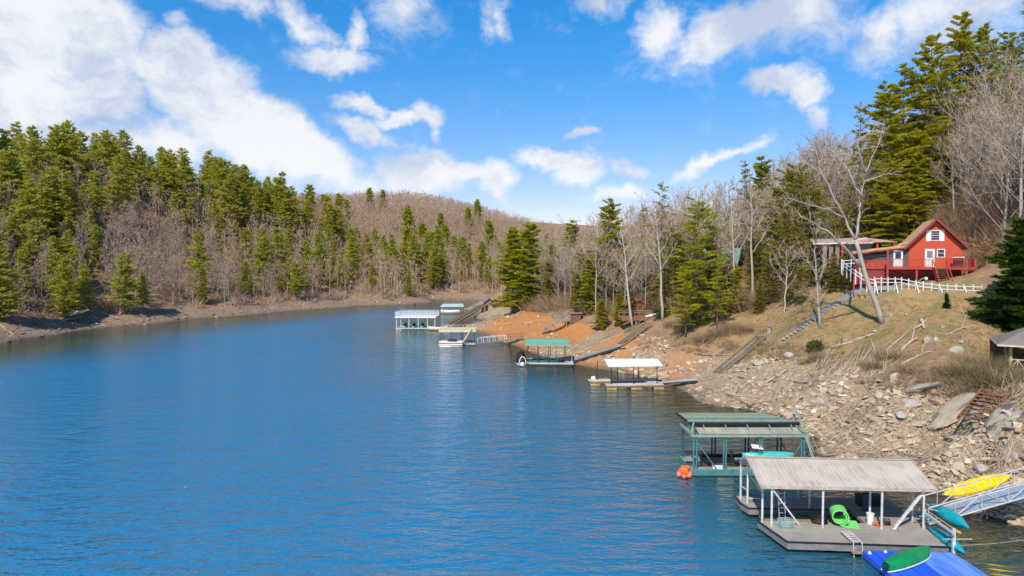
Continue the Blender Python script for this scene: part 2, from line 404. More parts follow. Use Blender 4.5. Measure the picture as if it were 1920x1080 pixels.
def ground_material():
    m, t, out = new_mat('ground cover'); co = coords(t)
    at = lambda n: t.n('ShaderNodeAttribute', attribute_name=n).outputs['Fac']
    n1 = t.noise(co, .35, 6, .6); n2 = t.noise(co, 2.2, 6, .65); n3 = t.noise(co, 9, 4, .6)
    # leaf litter
    lit = t.mix(t.ramp(n2, .35, .65), (.35, .20, .105), (.52, .32, .17))
    lit = t.mix(t.ramp(n1, .42, .62), lit, (.26, .175, .095))
    # bare bank: broken stone
    cw = t.vmath('ADD', co, t.vmath('SCALE', t.noise(co, 1.7, 4, .65, colour=True), sc=1.1)); vo = t.voro(t.scalevec(cw, (1, 1.3, 1.5)), 3.1, 'F1', 'Color'); vs_ = t.n('ShaderNodeSeparateColor'); t.put(vs_.inputs[0], vo)
    edge = t.ramp(t.voro(t.scalevec(cw, (1, 1.3, 1.5)), 3.1, 'DISTANCE_TO_EDGE'), .0, .14, .45, 1)
    rock = t.mix(vs_.outputs[0], (.36, .245, .145), (.62, .47, .31))
    rock = t.mix(t.ramp(n2, .42, .62), rock, (.34, .25, .165))
    rock = t.mix(t.math('SUBTRACT', 1., edge), rock, (.13, .095, .06))
    rock = t.mix(t.ramp(n1, .5, .68, 0, .7), rock, (.23, .165, .105))
    clay = t.mix(t.ramp(n2, .35, .68), (.62, .215, .045), (.52, .26, .10))
    clay = t.mix(t.ramp(t.noise(co, 1.1, 5, .7), .5, .66, 0, .8), clay, (.36, .25, .16))
    grass = t.mix(t.ramp(n2, .38, .62), (.47, .31, .14), (.38, .26, .10))
    grass = t.mix(t.ramp(n1, .52, .64, 0, .85), grass, (.17, .22, .05))
    spk = t.ramp(t.noise(co, 11, 5, .75), .40, .60, 0, 1); lit = t.mix(t.math('MULTIPLY', spk, .6), lit, (.16, .095, .06)); lit = t.mix(t.ramp(t.noise(co, 17, 3, .7), .58, .66, 0, .7), lit, (.60, .42, .27))
    grass = t.mix(t.math('MULTIPLY', spk, .5), grass, (.22, .155, .06)); grass = t.mix(t.ramp(t.noise(co, .9, 5, .7), .52, .62, 0, .75), grass, (.38, .22, .12))
    clay = t.mix(t.math('MULTIPLY', spk, .45), clay, (.34, .14, .05))
    rock = t.mix(at('brown'), rock, t.mix(t.ramp(n2, .35, .65), (.17, .11, .075), (.32, .225, .15))); c = t.mix(at('rock'), lit, rock); c = t.mix(at('clay'), c, clay); c = t.mix(at('grass'), c, grass)
    wet = at('wet'); c = t.mix(wet, c, t.mix(.5, c, (.06, .05, .03)))
    h = t.math('ADD', t.math('MULTIPLY', n3, .4), t.math('ADD', t.math('MULTIPLY', edge, .6), n2))
    principled(t, out, c, t.math('SUBTRACT', .95, t.math('MULTIPLY', wet, .35)), 0, h, .7, .12, spec=.25)
    return m
rs = radii(16, 700, 1.0068)
X, Y, F = polar(rs, angs)
ZB = base_height(X, Y); Z = ZB+detail(X, Y, ZB)
me = quads_mesh('ground', X, Y, Z, F, ground_material())
Zg = Z.reshape(len(rs), -1)
def hfast(x, y):
    """height read back from the ground sheet itself (front sector), so that things sit on the mesh"""
    x = np.asarray(x, float); y = np.asarray(y, float); r = np.hypot(x, y); a = np.degrees(np.arctan2(x, y))
    fi = np.clip(np.log(np.maximum(r, 16)/16)/math.log(1.0068), 0, len(rs)-1.001); fj = np.clip((a+44)/88*619, 0, 618.999)
    i = fi.astype(int); j = fj.astype(int); u = fi-i; v = fj-j
    return (Zg[i, j]*(1-u)+Zg[i+1, j]*u)*(1-v)+(Zg[i, j+1]*(1-u)+Zg[i+1, j+1]*u)*v
def hits(pxl, pyl):
    """where the sight lines through pixels first meet the land: world points"""
    pxl = np.asarray(pxl, float); pyl = np.asarray(pyl, float)
    dx, dz = (pxl-960)/1280, (540-pyl)/1280; dy = cp+dz*sp; dzz = -sp+dz*cp
    out = np.full((len(pxl), 3), np.nan); act = np.arange(len(pxl)); D = 34.
    while D < 560 and len(act):
        Xh = dx[act]/dy[act]*D; Zh = CAM_H+dzz[act]/dy[act]*D; H = hfast(Xh, np.full_like(Xh, D)); m = Zh <= np.maximum(H, 0.)
        out[act[m]] = np.stack([Xh[m], np.full(m.sum(), D), H[m]], -1); act = act[~m]; D *= 1.004
    return out
def hit(px, py): return hits([px], [py])[0]
vl = veg_line(X, Y)
me_rock = sstep(.9, -.5, Z-vl+1.4*fbm(X/4, Y/4, 61, 3))
def spot(cx, cy, rx, ry, seed=1, soft=.5):
    d = np.hypot((X-cx)/rx, (Y-cy)/ry)+.9*fbm(X/8, Y/8, seed, 3)
    return sstep(1+soft/2, 1-soft/2, d)
claym = np.maximum.reduce([spot(*S(985, 618, 1)[:2], 10, 18, 3), spot(*S(1050, 630, 1.5)[:2], 8, 13, 4), spot(*S(915, 605, 1)[:2], 5, 14, 5)*.35,
                           spot(*S(1180, 655, 1.5)[:2], 7, 7, 6)*.8, spot(*S(1120, 668, 1)[:2], 8, 6, 7)*.7, spot(*S(1250, 690, 1)[:2], 6, 5, 8)*.5])*sstep(-1.0, .1, Z)
me_gr = np.maximum.reduce([spot(*GP(1700, 575, 73)[:2], 9, 6, 11), spot(*GP(1600, 590, 77)[:2], 8, 7, 12), spot(*GP(1500, 615, 84)[:2], 8, 5, 13), spot(*GP(1420, 600, 92)[:2], 6, 5, 14)*.7])*(1-me_rock)
set_attr(me, 'brown', np.maximum(sstep(-15, -40, X), sstep(230, 250, Y))*.85); set_attr(me, 'rock', me_rock); set_attr(me, 'clay', claym*(Z < vl+1)); set_attr(me, 'grass', me_gr*.74)
set_attr(me, 'wet', np.maximum(sstep(.45, .05, Z), sstep(1.5, .2, Z)*np.maximum(spot(*S(1660, 880, .5)[:2], 7, 6, 21), spot(*S(1480, 800, .4)[:2], 7, 5, 22)*.7)))
ground = link('ground', me); tag(ground, kind='structure')

def water_material():
    m, t, out = new_mat('lake water'); co = coords(t)
    dep = t.n('ShaderNodeAttribute', attribute_name='depth').outputs['Fac']
    calm = t.n('ShaderNodeAttribute', attribute_name='calm').outputs['Fac']
    r1 = t.noise(t.scalevec(co, (1.0, 2.1, 1)), 1.0, 2, .5, .3)
    r2 = t.noise(t.scalevec(co, (1.1, 2.2, 1)), 2.3, 2, .5, .2)
    r3 = t.noise(t.scalevec(co, (.34, .75, 1)), 1, 2, .5)
    hh = t.math('ADD', t.math('MULTIPLY', r1, 1.0), t.math('ADD', t.math('MULTIPLY', r2, .50), t.math('MULTIPLY', r3, 2.6)))
    b = t.n('ShaderNodeBump'); b.inputs['Distance'].default_value = .32
    gust = t.ramp(t.noise(t.scalevec(co, (.012, .03, 1)), 1, 4, .6), .3, .7, .75, 1.15)
    wake = t.n('ShaderNodeAttribute', attribute_name='wake').outputs['Fac']; t.put(b.inputs['Strength'], t.math('MULTIPLY', t.math('ADD', t.math('MULTIPLY_ADD', calm, -.72, .88), t.math('MULTIPLY', wake, -.42)), gust)); t.put(b.inputs['Height'], hh)
    fr = t.n('ShaderNodeFresnel'); fr.inputs[0].default_value = 2.25; t.put(fr.inputs['Normal'], b.outputs[0])
    gl = t.n('ShaderNodeBsdfGlossy'); t.put(gl.inputs['Roughness'], t.math('MULTIPLY_ADD', calm, -.05, .11)); gl.inputs[0].default_value = (1, 1, 1, 1); t.put(gl.inputs['Normal'], b.outputs[0])
    body = t.n('ShaderNodeBsdfDiffuse'); t.put(body.inputs[0], t.mix(t.math('MULTIPLY', t.ramp(dep, 1.5, 6.6), t.math('MULTIPLY_ADD', calm, -.78, 1.0)), (.020, .060, .045), (.014, .185, .350)))  # body colour darkened green in calm water, painting in the wooded bank's dark reflection
    tr = t.n('ShaderNodeBsdfTransparent'); tr.inputs[0].default_value = (.62, .66, .50, 1)
    op = t.ramp(dep, .0, 2.6, .12, 1., False)
    m1 = t.n('ShaderNodeMixShader'); t.put(m1.inputs[0], op); t.t.links.new(tr.outputs[0], m1.inputs[1]); t.t.links.new(body.outputs[0], m1.inputs[2])
    m2 = t.n('ShaderNodeMixShader'); t.put(m2.inputs[0], fr.outputs[0]); t.t.links.new(m1.outputs[0], m2.inputs[1]); t.t.links.new(gl.outputs[0], m2.inputs[2])
    t.t.links.new(m2.outputs[0], out.inputs[0]); return m
rw = np.concatenate([[.5, 6], radii(12, 330, 1.016)])
aw = np.radians(np.concatenate([np.linspace(-44, 44, 240), np.linspace(44, 316, 60)[1:-1]]))
Xw, Yw, Fw = polar(rw, aw)
Zw = base_height(Xw, Yw)
keep = (Zw[Fw].min(1) < .9)
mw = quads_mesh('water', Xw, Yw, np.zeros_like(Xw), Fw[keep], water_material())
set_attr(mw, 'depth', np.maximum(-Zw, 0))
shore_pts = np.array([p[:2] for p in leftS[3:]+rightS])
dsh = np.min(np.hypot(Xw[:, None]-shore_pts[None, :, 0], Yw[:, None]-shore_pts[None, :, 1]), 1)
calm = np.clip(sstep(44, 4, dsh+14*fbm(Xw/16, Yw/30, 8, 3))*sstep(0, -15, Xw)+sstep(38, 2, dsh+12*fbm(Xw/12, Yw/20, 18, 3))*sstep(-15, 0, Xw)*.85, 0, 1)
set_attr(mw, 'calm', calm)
wp = np.array([S(-60, 915)[:2], S(60, 850)[:2], S(170, 795)[:2], S(280, 755)[:2], S(420, 712)[:2], S(600, 672)[:2]]); wv = np.zeros_like(Xw)
for a_, b_, s_ in zip(wp[:-1], wp[1:], (1, 1, .8, .3, .0)):
    d_ = b_-a_; t_ = np.clip(((Xw-a_[0])*d_[0]+(Yw-a_[1])*d_[1])/(d_@d_), 0, 1); wv = np.maximum(wv, s_*sstep(4.2, -1.5, np.hypot(Xw-a_[0]-t_*d_[0], Yw-a_[1]-t_*d_[1])+5*fbm(Xw/2, Yw/2, 5, 3)))
set_attr(mw, 'wake', wv)
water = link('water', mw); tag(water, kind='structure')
# ------------------------------------------------------------------ trees
rng = random.Random(7)
def rv(r, s=1.): return Vector((r.uniform(-s, s), r.uniform(-s, s), r.uniform(-s, s)))
def pine_meshes(h, seed, R0=None, low=.22, dens=1., leaf=.5, sparse=0., droop=.1, lm=None, layered=1., prof=.75):
    """white pine: tapered trunk, whorls of boughs carrying flat sprays of needles with gaps between"""
    r = random.Random(seed); R0 = R0 or h*.2
    tr = MB(); n = 9; pts = [Vector((math.sin(i*.9+seed)*.012*h*.4, math.cos(i*.7+seed)*.01*h*.4, h*i/(n-1))) for i in range(n)]
    tr.tube(pts, [max(.02, h*.0125*(1-i/(n-.6))) for i in range(n)], 6)
    def at(z):
        f = min(.999, z/h)*(n-1); i = int(f); return pts[i].lerp(pts[i+1], f-i)
    T = []; z = h*low; side = r.uniform(0, 6.28)
    while z < h*.985:
        q = (z/h-low)/(1-low)
        L = R0*((1-q)**prof)*(.55+.45*min(1, (q+.12)/.3))+.15
        nb = max(3, int(round((5 if q < .85 else 4)*1.0)))
        a0 = r.uniform(0, 6.28)
        lop = .78+.22*math.sin(side+z*.6)
        for k in range(nb):
            if r.random() < sparse+.12: continue
            a = a0+k*6.283/nb+r.uniform(-.35, .35)
            l = L*r.uniform(.45, 1.3)*(lop if math.cos(a-side) > 0 else 1)
            rise = (.12+.6*q)*l*r.uniform(.2, 1.6)
            b0 = at(min(h*.985, max(h*low*.8, z+r.uniform(-1, 1)*h*.022))); d = Vector((math.cos(a), math.sin(a), 0)); sd_ = Vector((-d.y, d.x, 0))
            b1 = b0+d*l+Vector((0, 0, rise-droop*l))
            tr.add([b0, b0+Vector((0, 0, .05*l**.5)), b1], [(0, 1, 2)])
            m = max(2, int(l*2.1*dens)+1)
            for j in range(m):
                t_ = (j+r.random())/m; t_ = .22+.78*t_
                c = b0.lerp(b1, t_)+Vector((0, 0, math.sin(t_*3.14)*.09*l))
                wdt = (.27*l*(1.2-t_)+.15)
                for s in range(int(5*dens)+3):
                    o = c+sd_*r.uniform(-wdt, wdt)+d*r.uniform(-.2, .2)+Vector((0, 0, r.uniform(-.10, .10)))
                    aa = a+r.uniform(-1.1, 1.1); ln = leaf*r.uniform(.6, 1.25)
                    dd = Vector((math.cos(aa), math.sin(aa), r.uniform(-.15, 1.0))).normalized()
                    ss = Vector((-dd.y, dd.x, r.uniform(-.9, .9))).normalized()*ln*r.uniform(.16, .32)
                    T.append((o-ss, o+ss, o+dd*ln))
        z += h*.021*r.uniform(.7, 1.35)/max(.6, min(1.2, layered))
    for s in range(10):
        o = at(h*.96)+Vector((0, 0, r.uniform(0, h*.035))); dd = (Vector((r.uniform(-1, 1), r.uniform(-1, 1), 1.3))).normalized()*leaf*.8
        ss = dd.cross(Vector((r.random(), r.random(), .2))).normalized()*leaf*.16; T.append((o-ss, o+ss, o+dd))
    return tr, np.array([[tuple(p) for p in t] for t in T])
def bare_meshes(h, seed, spread=.30, tw=1., fork=.38, limbs=9, twig=.035, thick=.013, sub=5, sub2=5, lean=(0, 0)):
    """leafless hardwood: trunk, forking limbs, and a haze of fine twigs"""
    r = random.Random(seed); tr = MB(); T = []
    def walk(p, d, l, rad, lvl):
        seg = 4 if lvl == 0 else 3; pts = [p.copy()]; q = p.copy(); dd = d.copy()
        for i in range(seg):
            dd = (dd+rv(r, .16 if lvl else .05)+Vector((0, 0, .07 if lvl else .02))).normalized(); q = q+dd*l/seg; pts.append(q.copy())
        rr = [rad*(1-.75*i/seg) for i in range(seg+1)]
        if lvl == 0: tr.tube(pts, rr, 7)
        elif lvl == 1: tr.tube(pts, rr, 4, False)
        elif lvl == 2: tr.tube(pts, rr, 3, False)
        else:
            for i in range(seg):
                s = (pts[i+1]-pts[i]).cross(rv(r)).normalized()*max(rr[i], twig*.55)
                T.append((pts[i]-s, pts[i]+s, pts[i+1]))
        return pts
    def on(pts, t):
        f = t*(len(pts)-1); i = min(int(f), len(pts)-2); return pts[i].lerp(pts[i+1], f-i), (pts[i+1]-pts[i]).normalized()
    trunk = walk(Vector((0, 0, -.3)), Vector((lean[0], lean[1], 1)).normalized(), h*.80, h*thick, 0)
    for i in range(limbs):
        t = fork+(1-fork)*((i+.5)/limbs)**.9*.98; p, d = on(trunk, min(t, .99)); a = i*2.4+r.uniform(-.5, .5)
        out = Vector((math.cos(a), math.sin(a), 0)); up = r.uniform(.55, 1.25)+(t-fork)*.9
        l = h*spread*r.uniform(.75, 1.2)*(1.15-.45*t)
        lp = walk(p, (out+Vector((0, 0, up))).normalized(), l, h*thick*.42*(1.1-t*.6), 1)
        for j in range(sub):
            p2, d2 = on(lp, .22+.77*(j+r.random())/sub)
            d3 = (d2*.9+rv(r, .85)+Vector((0, 0, .25))).normalized(); l2 = l*r.uniform(.35, .6)
            sp_ = walk(p2, d3, l2, h*thick*.15, 2)
            for k in range(sub2):
                p3, d4 = on(sp_, .15+.84*(k+r.random())/sub2)
                d5 = (d4*.8+rv(r, .8)+Vector((0, 0, .2))).normalized(); l3 = l2*r.uniform(.4, .7)
                tp = walk(p3, d5, l3, twig, 3)
                for s in range(int(4*tw)):
                    p4, d6 = on(tp, r.uniform(.1, .98)); e = p4+(d6*.8+rv(r, .8)+Vector((0, 0, .15))).normalized()*l3*r.uniform(.35, .75)
                    s_ = (e-p4).cross(rv(r)).normalized()*twig*.5; T.append((p4-s_, p4+s_, e))
    return tr, np.array([[tuple(p) for p in t] for t in T])
def protos(kind, lst, crown_mat, trunk_mat, cname='crown'):
    out = []
    for i, kw in enumerate(lst):
        tr, T = (pine_meshes if kind == 'pine' else bare_meshes)(**kw)
        out.append((kw['h'], tr.mesh('trunk', trunk_mat, True), tris_mesh(cname, T, crown_mat)))
    return out
def joined(tr, T, m1, m2):
    """far trees, too small to show parts: one mesh with both materials"""
    b = MB(); b.v = list(tr.v); b.f = list(tr.f); b.m = list(tr.m)
    me = bpy.data.meshes.new('tree'); off = len(b.v); v = b.v+[tuple(p) for p in T.reshape(-1, 3)]
    f = b.f+[(off+3*i, off+3*i+1, off+3*i+2) for i in range(len(T))]
    me.from_pydata(v, [], f); me.materials.append(m1); me.materials.append(m2)
    me.polygons.foreach_set('material_index', [0]*len(b.f)+[1]*len(T)); me.update(); return me
def plant(name, proto, x, y, h, label, cat, group=None, z=None, sc=1., rz=None):
    z = hz_(x, y)-.1 if z is None else z
    o = empty(name, (x, y, z), rng.uniform(0, 6.28) if rz is None else rz, label, cat, group); k = h/proto[0]
    kk = (k*sc*rng.uniform(.9, 1.1), k*sc*rng.uniform(.9, 1.1), k)
    o.scale = kk
    link('trunk', proto[1], o); link('crown', proto[2], o)
    return o
nearP = protos('pine', [dict(h=20, seed=11, leaf=.44, dens=2.3, R0=5.0, low=.08, prof=.62), dict(h=20, seed=12, leaf=.44, dens=2.3, R0=4.4, low=.14, sparse=.1, prof=.65),
                        dict(h=20, seed=13, leaf=.44, dens=2.3, R0=5.6, low=.05, prof=.55)], pineL, pbark)
bigP = protos('pine', [dict(h=32, seed=21, leaf=.55, dens=2.0, R0=7.6, low=.12, prof=.55, sparse=.10, layered=.85), dict(h=32, seed=22, leaf=.55, dens=2.0, R0=6.8, low=.16, prof=.5, sparse=.14, layered=.8),
                       dict(h=32, seed=23, leaf=.55, dens=2.0, R0=8.2, low=.10, prof=.65, sparse=.08, layered=.85)], pineL, pbark)
sparseP = protos('pine', [dict(h=22, seed=31, leaf=.5, dens=.75, R0=4.0, low=.30, sparse=.35, prof=.6), dict(h=22, seed=32, leaf=.5, dens=.8, R0=3.6, low=.35, sparse=.3)], hemL, pbark)
oliveP = protos('pine', [dict(h=18, seed=41, leaf=.5, dens=1.4, R0=4.4, low=.05, sparse=.2, prof=.5), dict(h=18, seed=42, leaf=.5, dens=1.4, R0=4.8, low=.03, sparse=.25, prof=.42)], hemL, pbark)
airyP = protos('pine', [dict(h=19, seed=35, leaf=.46, dens=1.5, R0=5.0, low=.12, sparse=.32, prof=.42, layered=.8), dict(h=19, seed=36, leaf=.46, dens=1.5, R0=4.6, low=.2, sparse=.36, prof=.5, layered=.75)], pineL, pbark)
darkP = protos('pine', [dict(h=12, seed=51, leaf=.34, dens=3.0, R0=3.6, low=.02, prof=.8, sparse=0, layered=1.2)], darkL, pbark)
nearB = protos('bare', [dict(h=16, seed=61, twig=.035, limbs=12, fork=.25, tw=1.5), dict(h=16, seed=62, fork=.35, twig=.035, spread=.26, limbs=11, tw=1.5), dict(h=16, seed=63, fork=.22, spread=.34, twig=.035, tw=1.5, limbs=11), dict(h=16, seed=64, fork=.4, limbs=10, twig=.035, tw=1.5)], twigM, bark)
wideB = protos('bare', [dict(h=15, seed=71, twig=.03, spread=.5, fork=.22, limbs=11, sub=6, thick=.016, lean=(-.12, -.1)), dict(h=15, seed=72, twig=.03, spread=.46, fork=.2, limbs=12, sub=6, lean=(-.2, 0))], twigM, bark)
farP = [joined(*pine_meshes(h=20, seed=80+i, leaf=.95, dens=.62, R0=4.8+.4*(i % 3), low=.06+.06*(i % 4), sparse=.05+.05*(i % 3), prof=.6+.07*(i % 3)), pbark, pineF) for i in range(6)]
farB = [joined(*bare_meshes(h=15, seed=90+i, tw=1.0, limbs=10, sub=5, sub2=4, twig=.06, fork=.14+.06*(i % 4), spread=.27, thick=.011), bark, twigF) for i in range(6)]
vmid = []
for i in range(4):
    tr, T = bare_meshes(h=15, seed=130+i, tw=.8, limbs=8, sub=4, sub2=4, twig=.045, fork=.3)
    vmid.append((np.array([[tr.v[f[0]], tr.v[f[1]], tr.v[f[2]]] for f in tr.f if len(f) >= 3]+[[tr.v[f[0]], tr.v[f[2]], tr.v[f[3]]] for f in tr.f if len(f) == 4]), T))
vfar = []
for i in range(4):
    tr, T = bare_meshes(h=13, seed=110+i, tw=.5, limbs=7, sub=3, sub2=3, twig=.13, fork=.25, spread=.32)
    tt = [[tr.v[f[0]], tr.v[f[1]], tr.v[f[2]]] for f in tr.f if len(f) >= 3]+[[tr.v[f[0]], tr.v[f[2]], tr.v[f[3]]] for f in tr.f if len(f) == 4]
    vfar.append((np.array(tt), T))

# --- left and far hillside
def scatter(x0, x1, y0, y1, step, seed):
    r = np.random.RandomState(seed); gx, gy = np.meshgrid(np.arange(x0, x1, step), np.arange(y0, y1, step))
    gx = gx.ravel()+r.uniform(-.48, .48, gx.size)*step; gy = gy.ravel()+r.uniform(-.48, .48, gx.size)*step
    return gx, gy, r
gx, gy, r_ = scatter(-300, 180, 110, 545, 4.9, 3)
gz = hfast(gx, gy); px, py = proj(gx, gy, gz)
axis = gx+16-(gy-300)*.0        # left of the lake or beyond its head
land = (gz > veg_line(gx, gy)-.2) & (((gx < -20) & (gy < 300)) | (gy > 262)) & (px > -70) & (px < 1250)
gx, gy, gz, px, py = [a[land] for a in (gx, gy, gz, px, py)]
# seen? drop trees whose tops sink behind nearer ground
u = r_.uniform(0, 1, len(gx)); d = gy
ridge = fbm(gx/38, gy/38, 77, 2)
prob = np.where(px < 230, .48, .15)
prob = np.where((gz > 22) & (px < 660) & (gy < 380), .30, prob)
prob = np.where((gz < 9) & (px >= 230), .30, prob)
prob = np.where((px > 660) & (gy > 300) & (gy < 420), .20, prob)
prob = np.where(gy > 420, np.where(fbm(gx/30, gy/30, 12, 2) > .06, .14, .02)*(gy < 470), prob)
prob = prob*(1+1.6*ridge)
isp = u < prob
order = np.argsort(gy); npine = nbare = 0; stuff = []; bstuff = []
nvis = 0
for i in order:
    x, y, z = float(gx[i]), float(gy[i]), float(gz[i])
    if y > 400 or (px[i] > 1000 and y > 300):
        if not isp[i]: stuff.append((x, y, z)); continue
    if isp[i] and npine >= 286: (bstuff if rng.random() < .25 else stuff).append((x, y, z)); continue
    if isp[i] and npine < 286:
        hh = rng.uniform(13, 26) if z > 20 else rng.uniform(8, 21)
        o = link('pine_tree', rng.choice(farP), None, (x, y, z-.2), (0, 0, rng.uniform(0, 6.28))); k = hh/20; kx = k*rng.uniform(.85, 1.15); o.scale = (kx, kx, k)
        if px[i] < 640 and z > 26: tag(o, 'green pine standing along the crest of the left hillside', 'pine tree', 'pines on the crest of the left hill')
        elif px[i] < 640 and z > 10: tag(o, 'green pine halfway up the left hillside among bare trees', 'pine tree', 'pines halfway up the left hill')
        elif px[i] < 640: tag(o, 'green pine low on the left hillside near the bare shore', 'pine tree', 'pines near the left shore')
        else: tag(o, 'small dark green pine on the far slope at the head of the lake', 'pine tree', 'pines on the far slope')
        npine += 1
    elif nbare < 180 and not isp[i]:
        hh = rng.uniform(10, 16)
        o = link('bare_tree', rng.choice(farB), None, (x, y, z-.2), (0, 0, rng.uniform(0, 6.28))); k = hh/15; kx = k*rng.uniform(.85, 1.2); o.scale = (kx, kx, k)
        if px[i] < 640 and z < 10: tag(o, 'leafless tree near the water on the left bank', 'bare tree', 'bare trees near the left shore')
        elif px[i] < 640: tag(o, 'leafless tree partway up the left hillside below the pines', 'bare tree', 'bare trees up the left hill')
        else: tag(o, 'leafless tree on the slope beyond the head of the lake', 'bare tree', 'bare trees at the lake head')
        nbare += 1
    else: stuff.append((x, y, z))
def copies(tt, pts, seed, h0, hr):
    r = np.random.RandomState(seed); out = []
    for (x, y, z) in pts:
        a = r.uniform(0, 6.28); k = r.uniform(*hr)/h0; c, s = math.cos(a)*k, math.sin(a)*k
        M = np.array([[c, -s, 0], [s, c, 0], [0, 0, k]]); out.append(tt[r.randint(len(tt))]@M.T+np.array([x, y, z-.2]))
    return np.concatenate(out)
me = tris_mesh('distant_wood', np.concatenate([copies([v[0] for v in vfar], stuff, 5, 13, (10, 14)), copies([v[1] for v in vfar], stuff, 5, 13, (10, 14))]), twigF)
tag(link('distant_wood', me), 'leafless brown wood covering the far hills', 'wood', kind='stuff')
vp = []
for i in range(3):
    tr, T = pine_meshes(h=18, seed=150+i, leaf=1.5, dens=.4, R0=4.2, low=.12, prof=.6); vp.append(T)
tag(link('distant_pines', tris_mesh('distant_pines', copies(vp, bstuff, 9, 18, (12, 19)), pineF)), 'evergreens scattered over the distant brown hill', 'wood', kind='stuff') if bstuff else None
print('TREES left: pines', npine, 'bare', nbare, 'stuff', len(stuff))

# --- right bank, by eye from the photograph: (name, proto, px, depth, height, label)
def rb(name, proto, px_, D, h, label, cat='pine tree', group=None, sc=1., dx=0):
    x = (px_-960)/1280*D; z = hz_(x, D); x = GZ(px_, D, z)[0]
    return plant(name, proto, x, D, h, label, cat, group, sc=sc)
def hfor(px_, D, ytop):
    x = (px_-960)/1280*D; z = hz_(x, D); return GP(px_, ytop, D)[2]-z
for (p, D, yt, pr, lb) in (
    (962, 172, 425, nearP[2], 'full green pine on the point, left of the pair behind the orange bank'),
    (992, 168, 418, nearP[0], 'full green pine on the point, right of the pair behind the orange bank'),
    (1073, 165, 412, nearP[1], 'slim pine with dark pointed top behind the orange bank'),
    (1048, 160, 470, nearP[0], 'short green pine between the orange bank and the slim pointed pine'),
    (1142, 133, 372, nearP[1], 'tall narrow hemlock rising above the bare trees on the middle bank'),
    (1112, 132, 480, nearP[2], 'bushy green pine low behind the wooden landing shed'),
    (1240, 122, 340, sparseP[0], 'thin flat-topped pine with few needles above the rust red shed'),
    (1306, 102, 378, airyP[0], 'bright green pine with bare limbs crossing it, left of the teal-roofed house'),
    (1285, 98, 505, airyP[1], 'low spreading green pine on the bank in front of the tall bright pine'),
    (1345, 96, 480, airyP[1], 'broad low green pine in front of the teal-roofed house'),
    (1378, 99, 500, airyP[0], 'small green pine right of the broad low one before the teal-roofed house'),
    (1128, 122, 560, nearP[2], 'little green pine beside the wooden landing shed'),
    (1160, 119, 550, nearP[0], 'little green pine left of the rust red shed'),
    (1395, 128, 300, sparseP[1], 'dark ragged pine top above the bare wood left of centre ridge'),
    (1425, 130, 292, nearP[1], 'dark pine poking over the brown wood on the right ridge'),
    (1470, 100, 395, oliveP[0], 'olive hemlock between the teal-roofed house and the carport'),
    (1505, 104, 330, oliveP[1], 'tall olive hemlock behind the stone steps'),
    (1445, 97, 470, oliveP[1], 'low olive hemlock right of the teal-roofed house'),
    (1520, 92, 470, oliveP[0], 'olive hemlock just left of the stone steps'),
    (1480, 91, 520, oliveP[1], 'short olive hemlock above the dry grass'),
    (1035, 158, 455, oliveP[0], 'olive hemlock behind the left end of the orange bank stairs'),
    (1092, 140, 470, oliveP[1], 'olive evergreen left of the tall narrow hemlock'),
    (1160, 128, 470, oliveP[0], 'light olive evergreen just right of the tall narrow hemlock'),
    (1205, 126, 440, sparseP[1], 'olive evergreen behind the pale curved tree'),
    (1262, 112, 430, oliveP[1], 'light olive evergreen left of the tall bright pine'),
    (1335, 108, 420, oliveP[0], 'yellow green evergreen right of the tall bright pine'),
    (1362, 112, 400, sparseP[0], 'thin olive evergreen behind the teal roof'),
    (1415, 104, 440, oliveP[1], 'olive evergreen touching the right end of the teal roof'),
    (1455, 108, 350, oliveP[0], 'tall olive hemlock right of the teal-roofed house'),
    (1490, 112, 310, oliveP[1], 'olive hemlock on the ridge above the stone steps'),
    (1530, 108, 360, oliveP[0], 'olive hemlock behind the top of the birch'),
    (1572, 104, 380, oliveP[1], 'olive evergreen above the carport roof'),
    (1425, 95, 525, oliveP[0], 'low yellow green evergreen above the pinkish bush'),
    (1500, 89, 545, oliveP[1], 'low yellow green evergreen left of the birch foot'),
    (1182, 120, 545, oliveP[0], 'low olive evergreen left of the rust red shed'),
    (1225, 119, 560, oliveP[1], 'low olive evergreen right of the rust red shed'),
    (1010, 170, 500, oliveP[1], 'olive evergreen between the pair of pines and the slim pointed pine'),
    (1300, 118, 440, oliveP[0], 'olive evergreen directly behind the tall bright pine'),
    (1562, 86, 478, oliveP[0], 'low olive hemlock hiding the left end of the carport'),
    (1590, 85, 492, oliveP[1], 'small olive evergreen between the carport and the stone steps'),
    (1538, 90, 455, oliveP[1], 'olive hemlock behind the slender birch'),
    (1548, 96, 330, sparseP[1], 'thin brown hemlock behind the leaning tree'),
    (1608, 103, 190, sparseP[0], 'tall thin hemlock at the left edge of the big pines'),
    (1655, 104, 150, bigP[1], 'leftmost of the big green pines behind the red cabin'),
    (1690, 110, 118, bigP[2], 'second big green pine from the left behind the red cabin'),
    (1740, 108, 62, bigP[0], 'big green pine straight above the red cabin roof'),
    (1795, 114, 18, bigP[1], 'tallest of the big green pines behind the red cabin'),
    (1838, 110, 45, bigP[2], 'big green pine right of the tallest one behind the cabin'),
    (1885, 116, 55, bigP[0], 'big green pine at the right edge behind the bare branches'),
    (1925, 100, -30, sparseP[0], 'dark pine reaching in at the top right corner'),
    (1672, 97, 300, nearP[2], 'broad low-boughed pine hanging over the left end of the cabin roof'),
    (1713, 98, 285, nearP[0], 'dense green pine right behind the cabin ridge')):
    rb('pine_tree', pr, p, D, max(5, hfor(p, D, yt)), lb, sc=1.15 if pr in nearP or pr in airyP else 1.)
rb('spruce_tree', darkP[0], 1908, 67, hfor(1908, 67, 412), 'dense dark green spruce at the right edge above the gazebo', 'spruce', sc=1.12)
